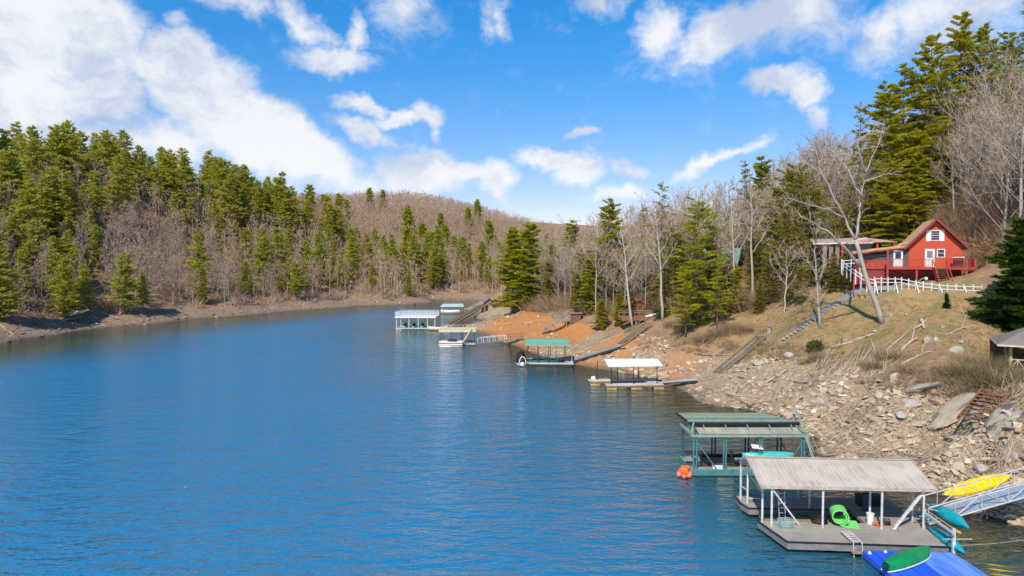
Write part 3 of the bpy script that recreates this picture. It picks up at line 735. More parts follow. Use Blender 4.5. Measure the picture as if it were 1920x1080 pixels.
rb('spruce_tree', darkP[0], 1774, 71, 1.7, 'knee-high young evergreen in the grass below the white fence', 'spruce')
ro = random.Random(91)
for k in range(34):
    p = ro.uniform(1040, 1590); f0 = np.interp(p, [1040, 1110, 1180, 1250, 1330, 1420, 1500, 1590], [146, 128, 121, 112, 102, 98, 96, 100]); D = f0+ro.uniform(0, 16); x = (p-960)/1280*D
    if any(((x-b_[0])/b_[2])**2+((D-b_[1])/b_[3])**2 < 1 for b_ in ((*GP(1380, 480, 112)[:2], 6.5, 7), (*GP(1215, 530, 131)[:2], 4.5, 5))): continue
    if 1180 < p < 1250 and D < 124: continue
    rb('evergreen_tree', ro.choice(oliveP+sparseP), p, D, ro.uniform(6, 13), 'yellow olive evergreen scattered in the brown wood of the right bank', 'evergreen', 'olive evergreens in the right bank wood')
# hero bare trees
def limbtree(name, base, paths, label, seed, mat=paleM, tws=7):
    o = empty(name, tuple(base), 0, label, 'bare tree'); r = random.Random(seed); tr = MB(); T = []
    for pts, r0, r1 in paths:
        P = [Vector(GP(a, b, dd))-Vector(base) for a, b, dd in pts]
        Q = []
        for i in range(len(P)-1):
            for k in range(3): Q.append(P[i].lerp(P[i+1], k/3)+(rv(r, .10) if k else Vector()))
        Q.append(P[-1]); n = len(Q); tr.tube(Q, [r0+(r1-r0)*i/(n-1) for i in range(n)], 7)
        if r0 < .20:
            for i in range(2, n):
                for k in range(tws):
                    p = Q[i-1].lerp(Q[i], r.random()); dd = ((Q[i]-Q[i-1]).normalized()*.8+rv(r, .9)+Vector((0, 0, .25))).normalized()
                    l = r.uniform(.7, 2.0); e = p+dd*l; s = dd.cross(rv(r)).normalized()*.028; T.append((p-s, p+s, e))
                    for j in range(4):
                        q = p.lerp(e, r.uniform(.3, .95)); e2 = q+(dd+rv(r, .8)).normalized()*l*r.uniform(.3, .6); s2 = s*.6; T.append((q-s2, q+s2, e2))
    tr.build('trunk', mat, o, smooth=True); link('crown', tris_mesh('crown', np.array([[tuple(p) for p in t] for t in T]), twigM), o)
    return o
b = hit(1655, 606); D0 = b[1]
limbtree('bare_tree', b-np.array([0, 0, .3]), [
    ([(1655, 608, D0), (1635, 550, D0), (1618, 500, D0), (1604, 450, D0)], .30, .20),
    ([(1604, 450, D0), (1585, 410, D0), (1565, 375, D0-.5), (1543, 330, D0-1), (1530, 285, D0-1), (1517, 262, D0-1)], .15, .03),
    ([(1604, 450, D0), (1612, 400, D0), (1614, 370, D0+.5), (1622, 325, D0+1), (1640, 285, D0+1), (1660, 240, D0+1)], .15, .025),
    ([(1614, 370, D0+.5), (1600, 340, D0), (1590, 318, D0), (1568, 290, D0), (1545, 275, D0)], .13, .03),
    ([(1622, 325, D0+1), (1612, 290, D0), (1610, 265, D0), (1640, 240, D0)], .1, .03),
    ([(1614, 500, D0), (1590, 470, D0-1), (1560, 440, D0-2), (1530, 420, D0-2), (1500, 405, D0-2.5)], .17, .03),
    ([(1585, 410, D0), (1555, 392, D0-1), (1520, 385, D0-2), (1480, 372, D0-3)], .12, .03),
    ([(1618, 340, D0+1), (1650, 330, D0+1), (1680, 322, D0+1)], .08, .03),
    ([(1543, 330, D0-1), (1525, 315, D0-1), (1500, 300, D0-1)], .07, .02)],
    'large pale leafless tree leaning left on the slope in front of the red cabin', 5, tws=4)
b = hit(1537, 617); D0 = b[1]
limbtree('bare_tree', b-np.array([0, 0, .2]), [([(1537, 619, D0), (1534, 560, D0), (1530, 520, D0), (1527, 470, D0), (1532, 430, D0)], .16, .04),
    ([(1532, 540, D0), (1545, 500, D0), (1548, 465, D0)], .08, .03), ([(1534, 575, D0), (1515, 555, D0), (1495, 545, D0)], .06, .02), ([(1530, 520, D0), (1515, 490, D0), (1505, 470, D0)], .06, .02)],
    'slender pale birch standing right beside the stone steps', 6)
for (bx, by, tx, ty, r0, lb, sd_) in ((1187, 597, 1163, 430, .24, 'pale curved leafless tree directly in front of the rust red shed', 1), (1242, 590, 1228, 400, .26, 'straight pale leafless tree right of the rust red shed', 2),
                                 (1413, 565, 1408, 350, .22, 'straight pale leafless tree right beside the teal-roofed house', 3), (1118, 585, 1121, 430, .14, 'thin pale leafless tree behind the wooden landing', 4),
                                 (1472, 605, 1474, 470, .12, 'thin pale trunk at the edge of the dry grass', 8), (1378, 560, 1372, 380, .15, 'slim pale leafless tree in front of the teal roof', 9)):
    D0 = {1: 112, 2: 108, 3: 101, 4: 126, 8: 90, 9: 100}[sd_]; zz = hz_((bx-960)/1280*D0, D0); g = GZ(bx, D0, zz-.3); r9 = random.Random(sd_)
    mid = [(bx+(tx-bx)*t+r9.uniform(-3, 3), by+(ty-by)*t, D0) for t in (.35, .7)]
    paths = [([(bx, proj(g[0], D0, zz-.3)[1], D0), mid[0], mid[1], (tx, ty, D0)], r0, .04)]
    for k in range(7):
        t = .42+.08*k; sx = -1 if k % 2 else 1; cx, cy = bx+(tx-bx)*t, by+(ty-by)*t; L = 42*(1.2-t)
        paths.append(([(cx, cy, D0), (cx+sx*L*.5, cy-L*.75, D0+r9.uniform(-1, 1)), (cx+sx*L*1.0, cy-L*1.7, D0+r9.uniform(-2, 2))], r0*.36, .02))
    limbtree('bare_tree', g, paths, lb, sd_, tws=3)
for (p, D, yt, pr, lb) in ((1878, 82, 240, wideB[0], 'wide leafless tree with pale crooked limbs right of the red cabin'), (1915, 76, 150, wideB[1], 'leafless tree with long pale limbs at the right edge above the spruce'),
                           (1850, 95, 210, wideB[1], 'wide leafless tree behind the right gable of the cabin'), (1900, 92, 130, wideB[0], 'tall wide leafless tree in front of the rightmost big pine'),
                           (1825, 90, 330, wideB[0], 'low wide leafless tree touching the right side of the cabin roof')):
    rb('bare_tree', pr, p, D, hfor(p, D, yt), lb, 'bare tree')
# the brown wood behind
gx, gy, r_ = scatter(-2, 210, 50, 240, 3.6, 8)
gz = hfast(gx, gy); px, py = proj(gx, gy, gz)
front = np.interp(px, [900, 960, 1050, 1110, 1180, 1250, 1330, 1420, 1500, 1560, 1640, 1700, 1800, 1860, 1930, 2000, 2190], [205, 178, 146, 128, 121, 114, 106, 104, 105, 104, 104, 100, 98, 88, 78, 66, 52])
ok = (gy > front) & (gy < front+42) & (gz > 3.6) & (px < 2190) & (px > 935)
def clear_of(x, y, cx, cy, rx, ry): return ((x-cx)/rx)**2+((y-cy)/ry)**2 > 1
cand = [(gy[i]-front[i], i) for i in np.where(ok)[0]]; cand.sort(); nb = 0; rest = []
BLD = [(*GP(1380, 480, 112)[:2], 6.5, 7), (*GP(1215, 530, 131)[:2], 4.5, 5), (*GP(1600, 470, 92)[:2], 6, 6)]
for dd, i in cand:
    x, y = float(gx[i]), float(gy[i])
    if any(not clear_of(x, y, *b_) for b_ in BLD): continue
    if 1560 < px[i] < 1760 and dd < 8: continue
    if nb < 128 and px[i] < 1960:
        h = rng.uniform(12, 19) if px[i] > 1230 else rng.uniform(11, 16)
        if px[i] < 1250: lb, g = 'leafless tree in the brown wood on the middle point', 'bare trees on the middle point'
        elif px[i] < 1600: lb, g = 'leafless tree in the brown wood above the right bank', 'bare trees above the right bank'
        else: lb, g = 'leafless tree in the wood behind the red cabin', 'bare trees behind the red cabin'
        plant('bare_tree', rng.choice(nearB), x, y, h, lb, 'bare tree', g, z=float(gz[i])-.2); nb += 1
    else: rest.append((x, y, float(gz[i])))
if rest:
    me = tris_mesh('background_wood', np.concatenate([copies([v[0] for v in vmid], rest, 6, 15, (11, 18)), copies([v[1] for v in vmid], rest, 6, 15, (11, 18))]), twigM)
    tag(link('background_wood', me), 'leafless brown wood filling the ridge behind the right bank', 'wood', kind='stuff')
print('TREES right bare', nb, 'rest', len(rest))
# ------------------------------------------------------------------ paints
M = dict(
 deckgrey=planks('grey composite deck', (.38, .33, .275), (.30, .26, .215), .14, 1), fascia=paint('weathered fascia', (.21, .19, .18), rough=.7),
 darkfloat=paint('dark float', (.055, .06, .065), rough=.6), edge=paint('black edge strip', (.015, .016, .02), rough=.4), galv=paint('galvanised pipe', (.46, .46, .45), (.33, .33, .33), rough=.4, metal=.35),
 whitepost=paint('off white post', (.62, .60, .56), rough=.5), roofbig=ribbed('chalky sheet roof', (.54, .45, .365), (.47, .385, .305), (.22, .17, .13), .23, 0, .6, 1.),
 trim=paint('tan roof edge', (.48, .40, .31), (.36, .27, .2), rough=.6), teal=paint('blue green steel', (.055, .20, .21), (.07, .15, .14), rough=.45), tealpale=paint('pale green steel', (.27, .34, .28), (.22, .26, .18), rough=.5),
 tealroof=ribbed('green sheet roof', (.20, .26, .18), (.27, .28, .17), (.25, .23, .14), .3, 0, .5, .5), tan=ribbed('tan underroof', (.40, .36, .27), (.28, .27, .22), (.15, .15, .12), .6, 0, .6, .4),
 black=paint('black rubber', (.012, .012, .014), rough=.55), dark=paint('dark stuff', (.03, .032, .04), rough=.7), turq=paint('turquoise hull', (.06, .47, .43), (.05, .38, .36), rough=.3),
 cyan=paint('cyan plastic', (.01, .36, .42), (.01, .27, .33), rough=.3, grime=.15), yellow=paint('yellow plastic', (.80, .55, .005), (.66, .42, .005), rough=.35, grime=.2), green=paint('green plastic', (.005, .26, .075), (.005, .19, .055), rough=.35, grime=.3),
 foam=paint('green foam', (.20, .66, .16), (.17, .56, .14), rough=.85, grime=.1), foamd=paint('green foam inside', (.10, .55, .05), rough=.85), blue=paint('blue float mat', (.012, .085, .62), (.02, .12, .60), rough=.5, scale=.7, stretch=(3, .6, 1)),
 blue2=paint('faded blue mat', (.14, .30, .66), (.06, .17, .62), rough=.5, scale=1.2, stretch=(3.5, .4, 1), grime=.5), white=paint('white paint', (.74, .74, .72), (.62, .61, .60), rough=.5, grime=.2), orange=paint('orange vinyl', (.86, .115, .02), (.72, .09, .02), rough=.4, grime=.1),
 redv=paint('faded red vinyl', (.62, .13, .09), (.55, .2, .15), rough=.5), wood=planks('tan lumber', (.34, .24, .13), (.25, .17, .09), .3, 0), woodg=planks('grey lumber', (.30, .26, .21), (.21, .18, .15), .2, 0), rust=paint('rusty brown wood', (.27, .115, .05), (.19, .075, .035), rough=.8),
 ygfloat=paint('yellow float drum', (.58, .40, .13), (.42, .28, .1), rough=.5), whitedeck=planks('pale deck', (.56, .55, .52), (.44, .43, .41), .3, 0), whiteroof=ribbed('white sheet roof', (.74, .75, .76), (.68, .69, .71), (.5, .5, .5), .4, 0, .45, .2),
 greenroof=ribbed('mint sheet roof', (.17, .36, .24), (.15, .32, .22), (.2, .26, .16), .4, 0, .5, .2), beigeroof=ribbed('cream sheet roof', (.64, .53, .31), (.56, .46, .28), (.4, .3, .2), .5, 0, .6, .3), navy=paint('navy canvas', (.02, .025, .07), rough=.7),
 cream=paint('cream hull', (.66, .55, .40), (.55, .45, .32), rough=.4), redstripe=paint('red stripe', (.5, .07, .05), rough=.4), glass=paint('dark window', (.02, .025, .06), (.03, .035, .05), rough=.12, grime=0),
 gangway=planks('blue grey walkway', (.33, .39, .46), (.25, .30, .36), .3, 0), ropem=paint('rope', (.35, .33, .27), rough=.9), aqua=paint('pale aqua', (.35, .52, .48), rough=.5), shadeyellow=paint('cream yellow post', (.60, .50, .22), (.5, .4, .17), rough=.6),
 shingleg=ribbed('grey shingles', (.23, .19, .155), (.175, .145, .12), (.1, .09, .08), .25, 1, .9, .5), shinglet=ribbed('tan shingles', (.62, .36, .17), (.52, .30, .14), (.3, .16, .08), .22, 1, .9, .5), pinkroof=ribbed('faded pink roof', (.42, .29, .22), (.36, .24, .19), (.3, .2, .16), .3, 0, .8, .4),
 concrete=paint('grey step stone', (.36, .34, .33), (.27, .25, .24), rough=.9))
def siding(name, c, c2, pitch=.24):
    m, t, out = new_mat(name); co = coords(t); s = t.n('ShaderNodeSeparateXYZ'); t.put(s.inputs[0], co)
    fr = t.math('FRACT', t.math('DIVIDE', s.outputs[2], pitch)); n = t.noise(t.scalevec(co, (1, 1, 6)), 1.2, 5, .6)
    base = t.mix(t.ramp(n, .35, .65), c, c2); base = t.mix(t.math('MULTIPLY', t.math('LESS_THAN', fr, .09), .7), base, tuple(v*.25 for v in c2))
    principled(t, out, base, .65, 0, fr, .6, .03); MATS[name] = m; return m
M['redwall'] = siding('red siding', (.60, .082, .03), (.50, .066, .026)); M['red'] = paint('red paint', (.42, .045, .026), (.32, .036, .024), rough=.6, grime=.2)
M['darkred'] = paint('dark red paint', (.27, .03, .028), (.2, .025, .02), rough=.6); M['barnred'] = siding('rust red boards', (.42, .12, .05), (.33, .09, .045), .3)
M['brownwall'] = siding('brown boards', (.20, .10, .06), (.15, .08, .05)); M['darkwall'] = siding('dark boards', (.07, .045, .035), (.05, .035, .03)); M['greywall'] = siding('grey boards', (.26, .23, .2), (.2, .18, .16)); M['screen'] = paint('dark porch screen', (.10, .09, .08), (.07, .065, .06), rough=.8)
M['tealr'] = ribbed('teal roof', (.10, .23, .21), (.13, .25, .23), (.1, .15, .13), .4, 0, .6, .3)

def posts(root, pts, z0, z1, r, mat, name='post', n=6):
    for (x, y) in pts: MB().cyl(x, y, z0, z1, r, n).build(name, mat, root, smooth=False)
def rail_run(mb, p, q, n, hz, w=.05, posts_=True):
    p, q = Vector(p), Vector(q)
    for h in hz: mb.bar(p+Vector((0, 0, h)), q+Vector((0, 0, h)), w, w)
    if posts_:
        for i in range(n+1):
            a = p.lerp(q, i/n); mb.bar(a, a+Vector((0, 0, max(hz)+.03)), w, w)
    return mb
def gable_roof(root, x0, x1, y0, yr, y1, ze, zr, mat, trim, th=.06, axis='x', name='roof'):
    """ridge along local x"""
    b = MB(); b.sheet((x0, y0, ze), (x1, y0, ze), (x1, yr, zr), (x0, yr, zr), th); b.sheet((x0, yr, zr+.002), (x1, yr, zr+.002), (x1, y1, ze), (x0, y1, ze), th)
    o = b.build(name, mat, root)
    f = MB(); f.box(x0-.01, x1+.01, y0-.05, y0-.003, ze-.14, ze+.02); f.box(x0-.01, x1+.01, y1+.003, y1+.05, ze-.14, ze+.02)
    for x in (x0-.03, x1+.03):
        f.bar((x, y0, ze-.05), (x, yr, zr-.05), .04, .12); f.bar((x, yr, zr-.05), (x, y1, ze-.05), .04, .12)
    f.bar((x0, yr, zr+.03), (x1, yr, zr+.03), .22, .03)
    f.build('roof_trim', trim, o); return o
def hull(L, B, H, mat, name, rocker=.12, deck=True, cut=0., rimmat=None, n=18, tip=2.3):
    """boat or kayak body along x, keel down, origin at the keel"""
    b = MB(); rings = []
    for i in range(n+1):
        t = -1+2*i/n; t = max(t, -1+cut); w = B/2*max(.02, (1-abs(t)**tip))**.75; k = rocker*H*(abs(t)**2.2)*2.2; top = H*(1+.16*abs(t)**2.2)
        ring = []
        for a in range(9):
            an = math.pi*a/8; ring.append((t*L/2, -w*math.cos(an), k+(top-k)*(1-math.sin(an)**.7)))
        if deck: ring += [(t*L/2, w*.55, top+.09*H), (t*L/2, -w*.55, top+.09*H)]
        rings.append(ring)
    m = len(rings[0]); vs = [v for r in rings for v in r]; fs = []
    for i in range(n):
        for k in range(m if deck else m-1):
            k2 = (k+1) % m; fs.append((i*m+k, i*m+k2, (i+1)*m+k2, (i+1)*m+k))
    fs += [tuple(range(m-1, -1, -1)), tuple(n*m+k for k in range(m))]; b.add(vs, fs)
    return b
def along(o, p, q, roll=0.):
    """turn an object whose length is local x so that it runs from p to q"""
    p, q = Vector(p), Vector(q); d = (q-p).normalized()
    o.matrix_world = Matrix.Translation((p+q)/2) @ d.to_track_quat('X', 'Z').to_matrix().to_4x4() @ Matrix.Rotation(roll, 4, 'X'); return o
def stairs(name, top, bot, width, n, mats, label, cat='stairs', group=None, rails=0., legs=0):
    top, bot = Vector(top), Vector(bot); root = empty(name, tuple(bot), 0, label, cat, group); d = top-bot; h = Vector((-d.y, d.x, 0)).normalized()*width/2
    for s in (-1, 1): MB().bar(h*s, d+h*s, .09, .26).build('stringer', mats[0], root)
    t = MB(); hd = Vector((d.x, d.y, 0)).normalized()*.15
    for i in range(n):
        c = d*((i+.5)/n)+Vector((0, 0, .06)); t.bar(c-h*.97, c+h*.97, .28, .05)
    t.build('treads', mats[1], root)
    if rails:
        for s in (-1, 1): rail_run(MB(), h*s, d+h*s, max(2, n//4), [rails], .07).build('handrail', mats[0], root)
    for i in range(legs):
        q = d*((i+1)/(legs+.2))
        for s in (-1, 1): MB().bar(q+h*s, q+h*s-Vector((0, 0, 1.8)), .12, .12).build('leg', mats[0], root)
    return root

# ------------------------------------------------------------------ the big covered dock
dk = empty('covered_dock', (18.85, 40.2, 0), R(-3.5), 'large covered dock with chalky tan metal roof and grey deck, nearest to the camera', 'dock')
b = MB(); b.slab([(-3.87, -4.64), (4.2, -4.8), (4.45, -1.8), (-4.55, -1.8)], .42, .6); b.slab([(1.4, -1.795), (4.45, -1.795), (4.6, 2.4), (1.4, 2.4)], .42, .598); b.slab([(-4.75, 1.2), (-4.5, .3), (1.395, .3), (1.395, 2.4), (-4.75, 2.4)], .42, .6)
b.build('deck', M['deckgrey'], dk)
f = MB()
def skirt(mb, poly, z0, z1, th, closed=True):
    n = len(poly)
    for i in range(n if closed else n-1): mb.bar((*poly[i], (z0+z1)/2), (*poly[(i+1) % n], (z0+z1)/2), th, z1-z0)
skirt(f, [(-3.9, -4.68), (4.24, -4.84), (4.49, -1.8)], .2, .54, .05, False); skirt(f, [(-3.9, -4.68), (-4.6, -1.78), (1.36, -1.76)], .2, .54, .05, False); skirt(f, [(-4.79, 2.44), (-4.8, 1.2), (-4.55, .26), (1.36, .26)], .2, .54, .05, False)
f.build('fascia', M['fascia'], dk)
f = MB(); skirt(f, [(4.27, -4.87), (-3.92, -4.71), (-4.64, -1.75)], .56, .63, .07, False); skirt(f, [(-4.83, 2.4), (-4.84, 1.2), (-4.58, .22), (1.33, .22)], .56, .63, .06, False); f.build('edge_strip', M['edge'], dk)
for (x0, x1, y0, y1) in ((-3.7, -1.8, -4.4, -2.4), (.6, 1.6, -4.4, -2.4), (2.6, 4.0, -4.5, -2.4), (-4.4, -2.6, .6, 2.2), (-.8, .6, .6, 2.2), (2.2, 4.2, .2, 2.2), (-1.2, .0, -4.45, -2.4)):
    MB().box(x0, x1, y0, y1, -.3, .28).build('float', M['darkfloat'], dk, bevel=.05)
for (x, y) in ((-4.42, -1.95), (-4.1, -2.6), (-1.3, -2.6), (1.9, -2.6), (4.2, -2.5), (-.93, -.3+.7), (1.75, -1.5), (4.15, -1.45), (-4.4, 1.1), (-4.6, 1.9), (-1.0, 2.1), (1.8, 2.1), (4.3, 2.1)):
    MB().cyl(x, y, .6, 2.98+.15*(2.6-abs(y)), .062, 8).build('post', M['whitepost'], dk)
for p, q, w in (((-4.1, -2.6, 2.75), (-2.5, -2.35, .62), .08), ((4.2, -2.5, 2.75), (2.75, -2.35, .62), .13), ((-4.5, 1.6, 2.7), (-3.2, 1.7, .9), .06), ((4.3, 2.1, 2.7), (3.0, 2.1, .7), .06), ((-4.4, 1.1, 1.4), (-4.6, 1.9, 1.4), .05), ((-4.4, 1.1, .9), (-3.6, 1.1, .9), .05)):
    MB().bar(p, q, w, w).build('brace', M['whitepost'], dk)
b = MB(); b.bar((-4.5, -2.62, 2.84), (4.4, -2.6, 2.84), .1, .16); b.bar((-4.6, 2.3, 2.84), (4.4, 2.3, 2.84), .1, .16); b.bar((-4.5, .05, 3.55), (4.4, .05, 3.55), .08, .14)
for k in range(8):
    x = -4.4+k*1.25; b.bar((x, -2.6, 2.86), (x, .05, 3.62), .06, .1); b.bar((x, .05, 3.62), (x, 2.55, 2.86), .06, .1)
b.build('rafters', M['whitepost'], dk)
gable_roof(dk, -4.75, 4.78, -2.72, .08, 2.72, 2.93, 3.74, M['roofbig'], M['trim'])
MB().box(-4.0, .9, -1.55, .05, .12, .24).build('sunken_platform', M['wood'], dk)
# swim ladder that hangs over the front edge
ld = MB()
for x in (-.68, -.24): ld.tube([(x, -3.5, .80), (x+.06, -4.95, .76), (x+.08, -5.0, .0)], .028, 6)
for k in range(5): ld.bar((-.68+.01*k, -3.6-k*.31, .79), (-.24+.01*k, -3.6-k*.31, .79), .07, .03)
ld.build('swim_ladder', M['whitepost'], dk); MB().box(-.72, -.1, -5.14, -4.93, .22, .30).build('ladder_step', M['wood'], dk)
ld = MB()
for x in (-3.45, -3.1): ld.bar((x, -1.9, .62), (x-.02, -1.7, 2.3), .04, .06)
for k in range(6): ld.bar((-3.45, -1.9+k*.035, .85+k*.27), (-3.1, -1.9+k*.035, .85+k*.27), .035, .035)
o = ld.build('upright_ladder', M['galv'], None); o.parent = dk
def dockw(x, y, z=.6): return tuple(dk.matrix_world @ Vector((x, y, z)))
bpy.context.view_layer.update()
def ondock(name, x, y, z, rz, label, cat): return empty(name, dockw(x, y, z), R(-3.5)+rz, label, cat)
# foam mat roll
o = ondock('foam_mat', -.18, -1.98, .6, R(-18), 'lime green foam mat rolled up on the grey deck', 'foam mat')
b = MB(); N = 46; pr = []
for i in range(N+1):
    a = i/N*2*math.pi*1.85; r = .32+.20*i/N; pr.append((r*math.cos(-a+1.0), .55+r*math.sin(-a+1.0)*.95))
pr = [(x, z) for x, z in pr]; lx, lz = pr[-1]; e = min(range(len(pr)), key=lambda i: pr[i][1]+(0 if i > N*.6 else 9)); pr = pr[:e+1]+[(pr[e][0]+.3, .05), (pr[e][0]+.7, .045), (pr[e][0]+1.0, .05)]
zmin = min(z for x, z in pr); pr = [(x, z-zmin+.05 if i <= e else .05) for i, (x, z) in enumerate(pr)]
for i in range(len(pr)-1):
    (xa, za), (xb, zb) = pr[i], pr[i+1]; d = Vector((xb-xa, 0, zb-za)).normalized(); nn = Vector((-d.z, 0, d.x))*.03
    vs = []
    for y in (-.55, .55):
        for (x, z) in ((xa, za), (xb, zb)): vs += [Vector((x, y, z))-nn, Vector((x, y, z))+nn]
    b.add(vs, [(0, 2, 3, 1), (4, 5, 7, 6), (0, 4, 6, 2), (1, 3, 7, 5)]+([(0, 1, 5, 4)] if i == 0 else [])+([(2, 6, 7, 3)] if i == len(pr)-2 else []))
m_ = b.build('mat_sheet', M['foam'], o); o.rotation_euler = (0, 0, R(-3.5-14))
# hoses
def coil(name, x, y, r, n, th, mat, label, cat, seed):
    o = ondock(name, x, y, .6, 0, label, cat); rr = random.Random(seed); b = MB(); pts = []
    for i in range(n*16):
        a = i/16*2*math.pi; k = r*(.82+.18*math.sin(i*.37))+rr.uniform(-.02, .02); pts.append((k*math.cos(a)+.04*math.sin(i*.11), k*.8*math.sin(a), th+.055*(i//16)+.03*math.sin(i*.21+1)))
    b.tube(pts, th, 6); b.build('hose', mat, o, smooth=True); return o
coil('hose_coil', -1.18, -1.95, .48, 6, .035, M['black'], 'pile of coiled black hose beside the green foam mat', 'hose', 1)
coil('cord', 2.0, -2.15, .30, 3, .022, M['orange'], 'tangled orange cord on the deck at the foot of a roof post', 'cord', 2)
coil('cable', 2.45, -1.95, .28, 5, .03, M['dark'], 'dark cable heap on the deck right of the orange cord', 'cable', 3)
o = ondock('bucket', 1.62, -1.85, .6, 0, 'white plastic bucket by the middle posts of the covered dock', 'bucket'); MB().cyl(0, 0, 0, .55, .17, 16, .2).build('pail', M['white'], o, smooth=False); MB().cyl(0, 0, .555, .60, .215, 16).build('lid', M['white'], o)
o = ondock('rag', 2.75, -2.55, .6, 0, 'crumpled white rag on the deck at the foot of the thick brace', 'rag'); b = MB()
for k in range(9): a = rng.uniform(0, 6); b.add([(math.cos(a)*.25, math.sin(a)*.14, .01), (math.cos(a+1)*.22, math.sin(a+1)*.15, .012), (rng.uniform(-.1, .1), rng.uniform(-.05, .05), .10)], [(0, 1, 2)])
b.build('cloth', M['white'], o)
o = ondock('storage_box', 2.9, 1.2, .6, 0, 'black storage box at the back of the covered dock deck', 'box'); MB().box(-.7, .7, -.3, .3, 0, .55).build('bin', M['black'], o, bevel=.03); MB().box(-.73, .73, -.33, .33, .56, .64).build('lid', M['dark'], o, bevel=.02)
o = ondock('bag', 1.75, -1.0, 1.0, 0, 'dark blue bag hanging at the middle post of the covered dock', 'bag'); MB().slab([(-.2, -.12), (.2, -.14), (.24, .1), (-.18, .14)], 0, 1.1).build('sack', M['navy'], o, bevel=.08)
for (x, y, m, lb) in ((-3.25, -1.5, 'redv', 'dark red life jacket hanging under the left end of the dock roof'), (-.2, .6, 'navy', 'navy life jacket hanging under the middle of the dock roof'), (.35, .6, 'navy', 'navy towel hanging beside the navy life jacket under the dock roof')):
    o = ondock('life_jacket' if 'jacket' in lb else 'towel', x, y, 2.3, 0, lb, 'life jacket' if 'jacket' in lb else 'towel')
    b = MB(); b.slab([(-.2, -.08), (.2, -.08), (.22, .08), (-.2, .1)], 0, .28); b.slab([(-.16, -.06), (.16, -.06), (.18, .07), (-.16, .08)], .285, .52); b.build('cloth', M[m] if m != 'redv' else M['darkred'], o, bevel=.04); MB().bar((0, 0, .52), (0, 0, .85), .02, .02).build('strap', M['dark'], o)
o = ondock('wire_crate', -3.35, -2.75, .6, R(10), 'clear pale blue plastic crate near the left corner of the deck', 'crate')
b = MB(); 
for z in (.03, .18, .33, .45): skirt(b, [(-.35, -.28), (.35, -.28), (.35, .28), (-.35, .28)], z-.015, z+.015, .02)
for k in range(8): b.bar((-.35+.1*k, -.28, 0), (-.35+.1*k, -.28, .45), .02, .02); b.bar((-.35+.1*k, .28, 0), (-.35+.1*k, .28, .45), .02, .02)
b.build('crate_body', M['aqua'], o)
# kayak rack, kayaks and paddle on the right
rk = ondock('kayak_rack', 4.55, -3.4, .3, 0, 'pipe kayak rack along the right edge of the covered dock', 'rack')
for y in (-1.35, 1.5): MB().box(-.07, .07, y-.07, y+.07, -.15, 1.25).build('post', M['whitepost'], rk)
for y in (-1.35, 1.5): MB().bar((-.5, y+.1, .62), (1.0, y+.1, .66), .06, .06).build('arm', M['galv'], rk)
MB().tube([(-.13, -1.6, 1.05), (-.13, 1.7, 1.12)], .09, 8).build('cross_pipe', M['gangway'], rk)
def kayak(p, q, mat, B, H, roll, label, name='kayak', cat='kayak', cut=0., deck=True, rim=None, hole=True):
    L = (Vector(q)-Vector(p)).length; o = empty(name, (0, 0, 0), 0, label, cat); hb = hull(L, B, H, None, '', cut=cut, deck=deck).build('hull', mat, o, smooth=True)
    if deck and hole:
        b = MB(); N = 14; pts = [(math.cos(i/N*6.283)*L*.13, math.sin(i/N*6.283)*B*.28, H*1.11) for i in range(N+1)]; b.tube(pts, .025, 5, False); b.add([(x*.97, y*.97, H*1.105) for x, y, z in pts[:-1]], [tuple(range(N))]); b.build('cockpit', M['dark'], o)
    if rim:
        b = MB()
        for s in (-1, 1): b.tube([(t/10*L/2, s*B/2*max(.02, (1-abs(t/10)**2.3))**.75*1.01, H*(1+.16*abs(t/10)**2.2)+.01) for t in range(-10+int(cut*10), 11)], .03, 5)
        b.build('gunwale', rim, o)
    along(o, p, q, roll); return o
kayak((23.95, 35.7, 1.55), (24.0, 38.9, 1.6), M['cyan'], .72, .34, R(125), 'cyan kayak lying on its side, upper one on the rack of the covered dock')
kayak((23.05, 34.65, .62), (23.15, 37.6, .72), M['cyan'], .66, .32, R(118), 'cyan kayak tipped on its side, lower one at the deck edge')
pd = empty('paddle', (0, 0, 0), 0, 'yellow kayak paddle lying on the rack between the two cyan kayaks', 'paddle'); MB().tube([(-1.35, 0, 0), (1.35, 0, 0)], .022, 6).build('shaft', M['yellow'], pd)
for s in (-1, 1):
    MB().slab([(s*1.35, -.03), (s*1.5, -.09), (s*1.8, -.08), (s*1.84, 0), (s*1.8, .08), (s*1.5, .09), (s*1.35, .03)], -.012, .012).build('blade', M['yellow'], pd)
along(pd, (23.45, 35.3, 1.3), (23.5, 38.7, 1.42))
# gangway to the shore
gw = empty('gangway', (23.3, 38.5, .62), 0, 'blue grey ramp with white truss rails from the covered dock to the shore', 'gangway')
A, B_ = Vector((0, 0, .1)), Vector((9.6, .9, 2.35)); hh = Vector((-.06, .66, 0))
b = MB(); b.sheet(A-hh, B_-hh, B_+hh, A+hh, .08); b.build('walkway', M['gangway'], gw)
for s in (-1, 1):
    b = MB(); n = 6; lo = [A.lerp(B_, i/n)+hh*s*1.08 for i in range(n+1)]; up = Vector((0, 0, .95))
    b.tube([lo[0], lo[-1]], .045, 6); b.tube([lo[0]+up, lo[-1]+up], .04, 6)
    for i in range(n+1): b.tube([lo[i], lo[i]+up], .022, 5)
    for i in range(n): b.tube([lo[i] if i % 2 else lo[i]+up, lo[i+1]+up if i % 2 else lo[i+1]], .028, 5)
    b.build('truss_rail', paint('dull pipe rail', (.50, .49, .46), (.40, .39, .37), rough=.5), gw)
# yellow kayak on the rocks behind the gangway
kayak((26.0, 41.0, 1.25), (30.6, 41.7, 2.2), M['yellow'], .85, .38, R(62), 'bright yellow kayak lying on the rocks behind the ramp rail', hole=False)
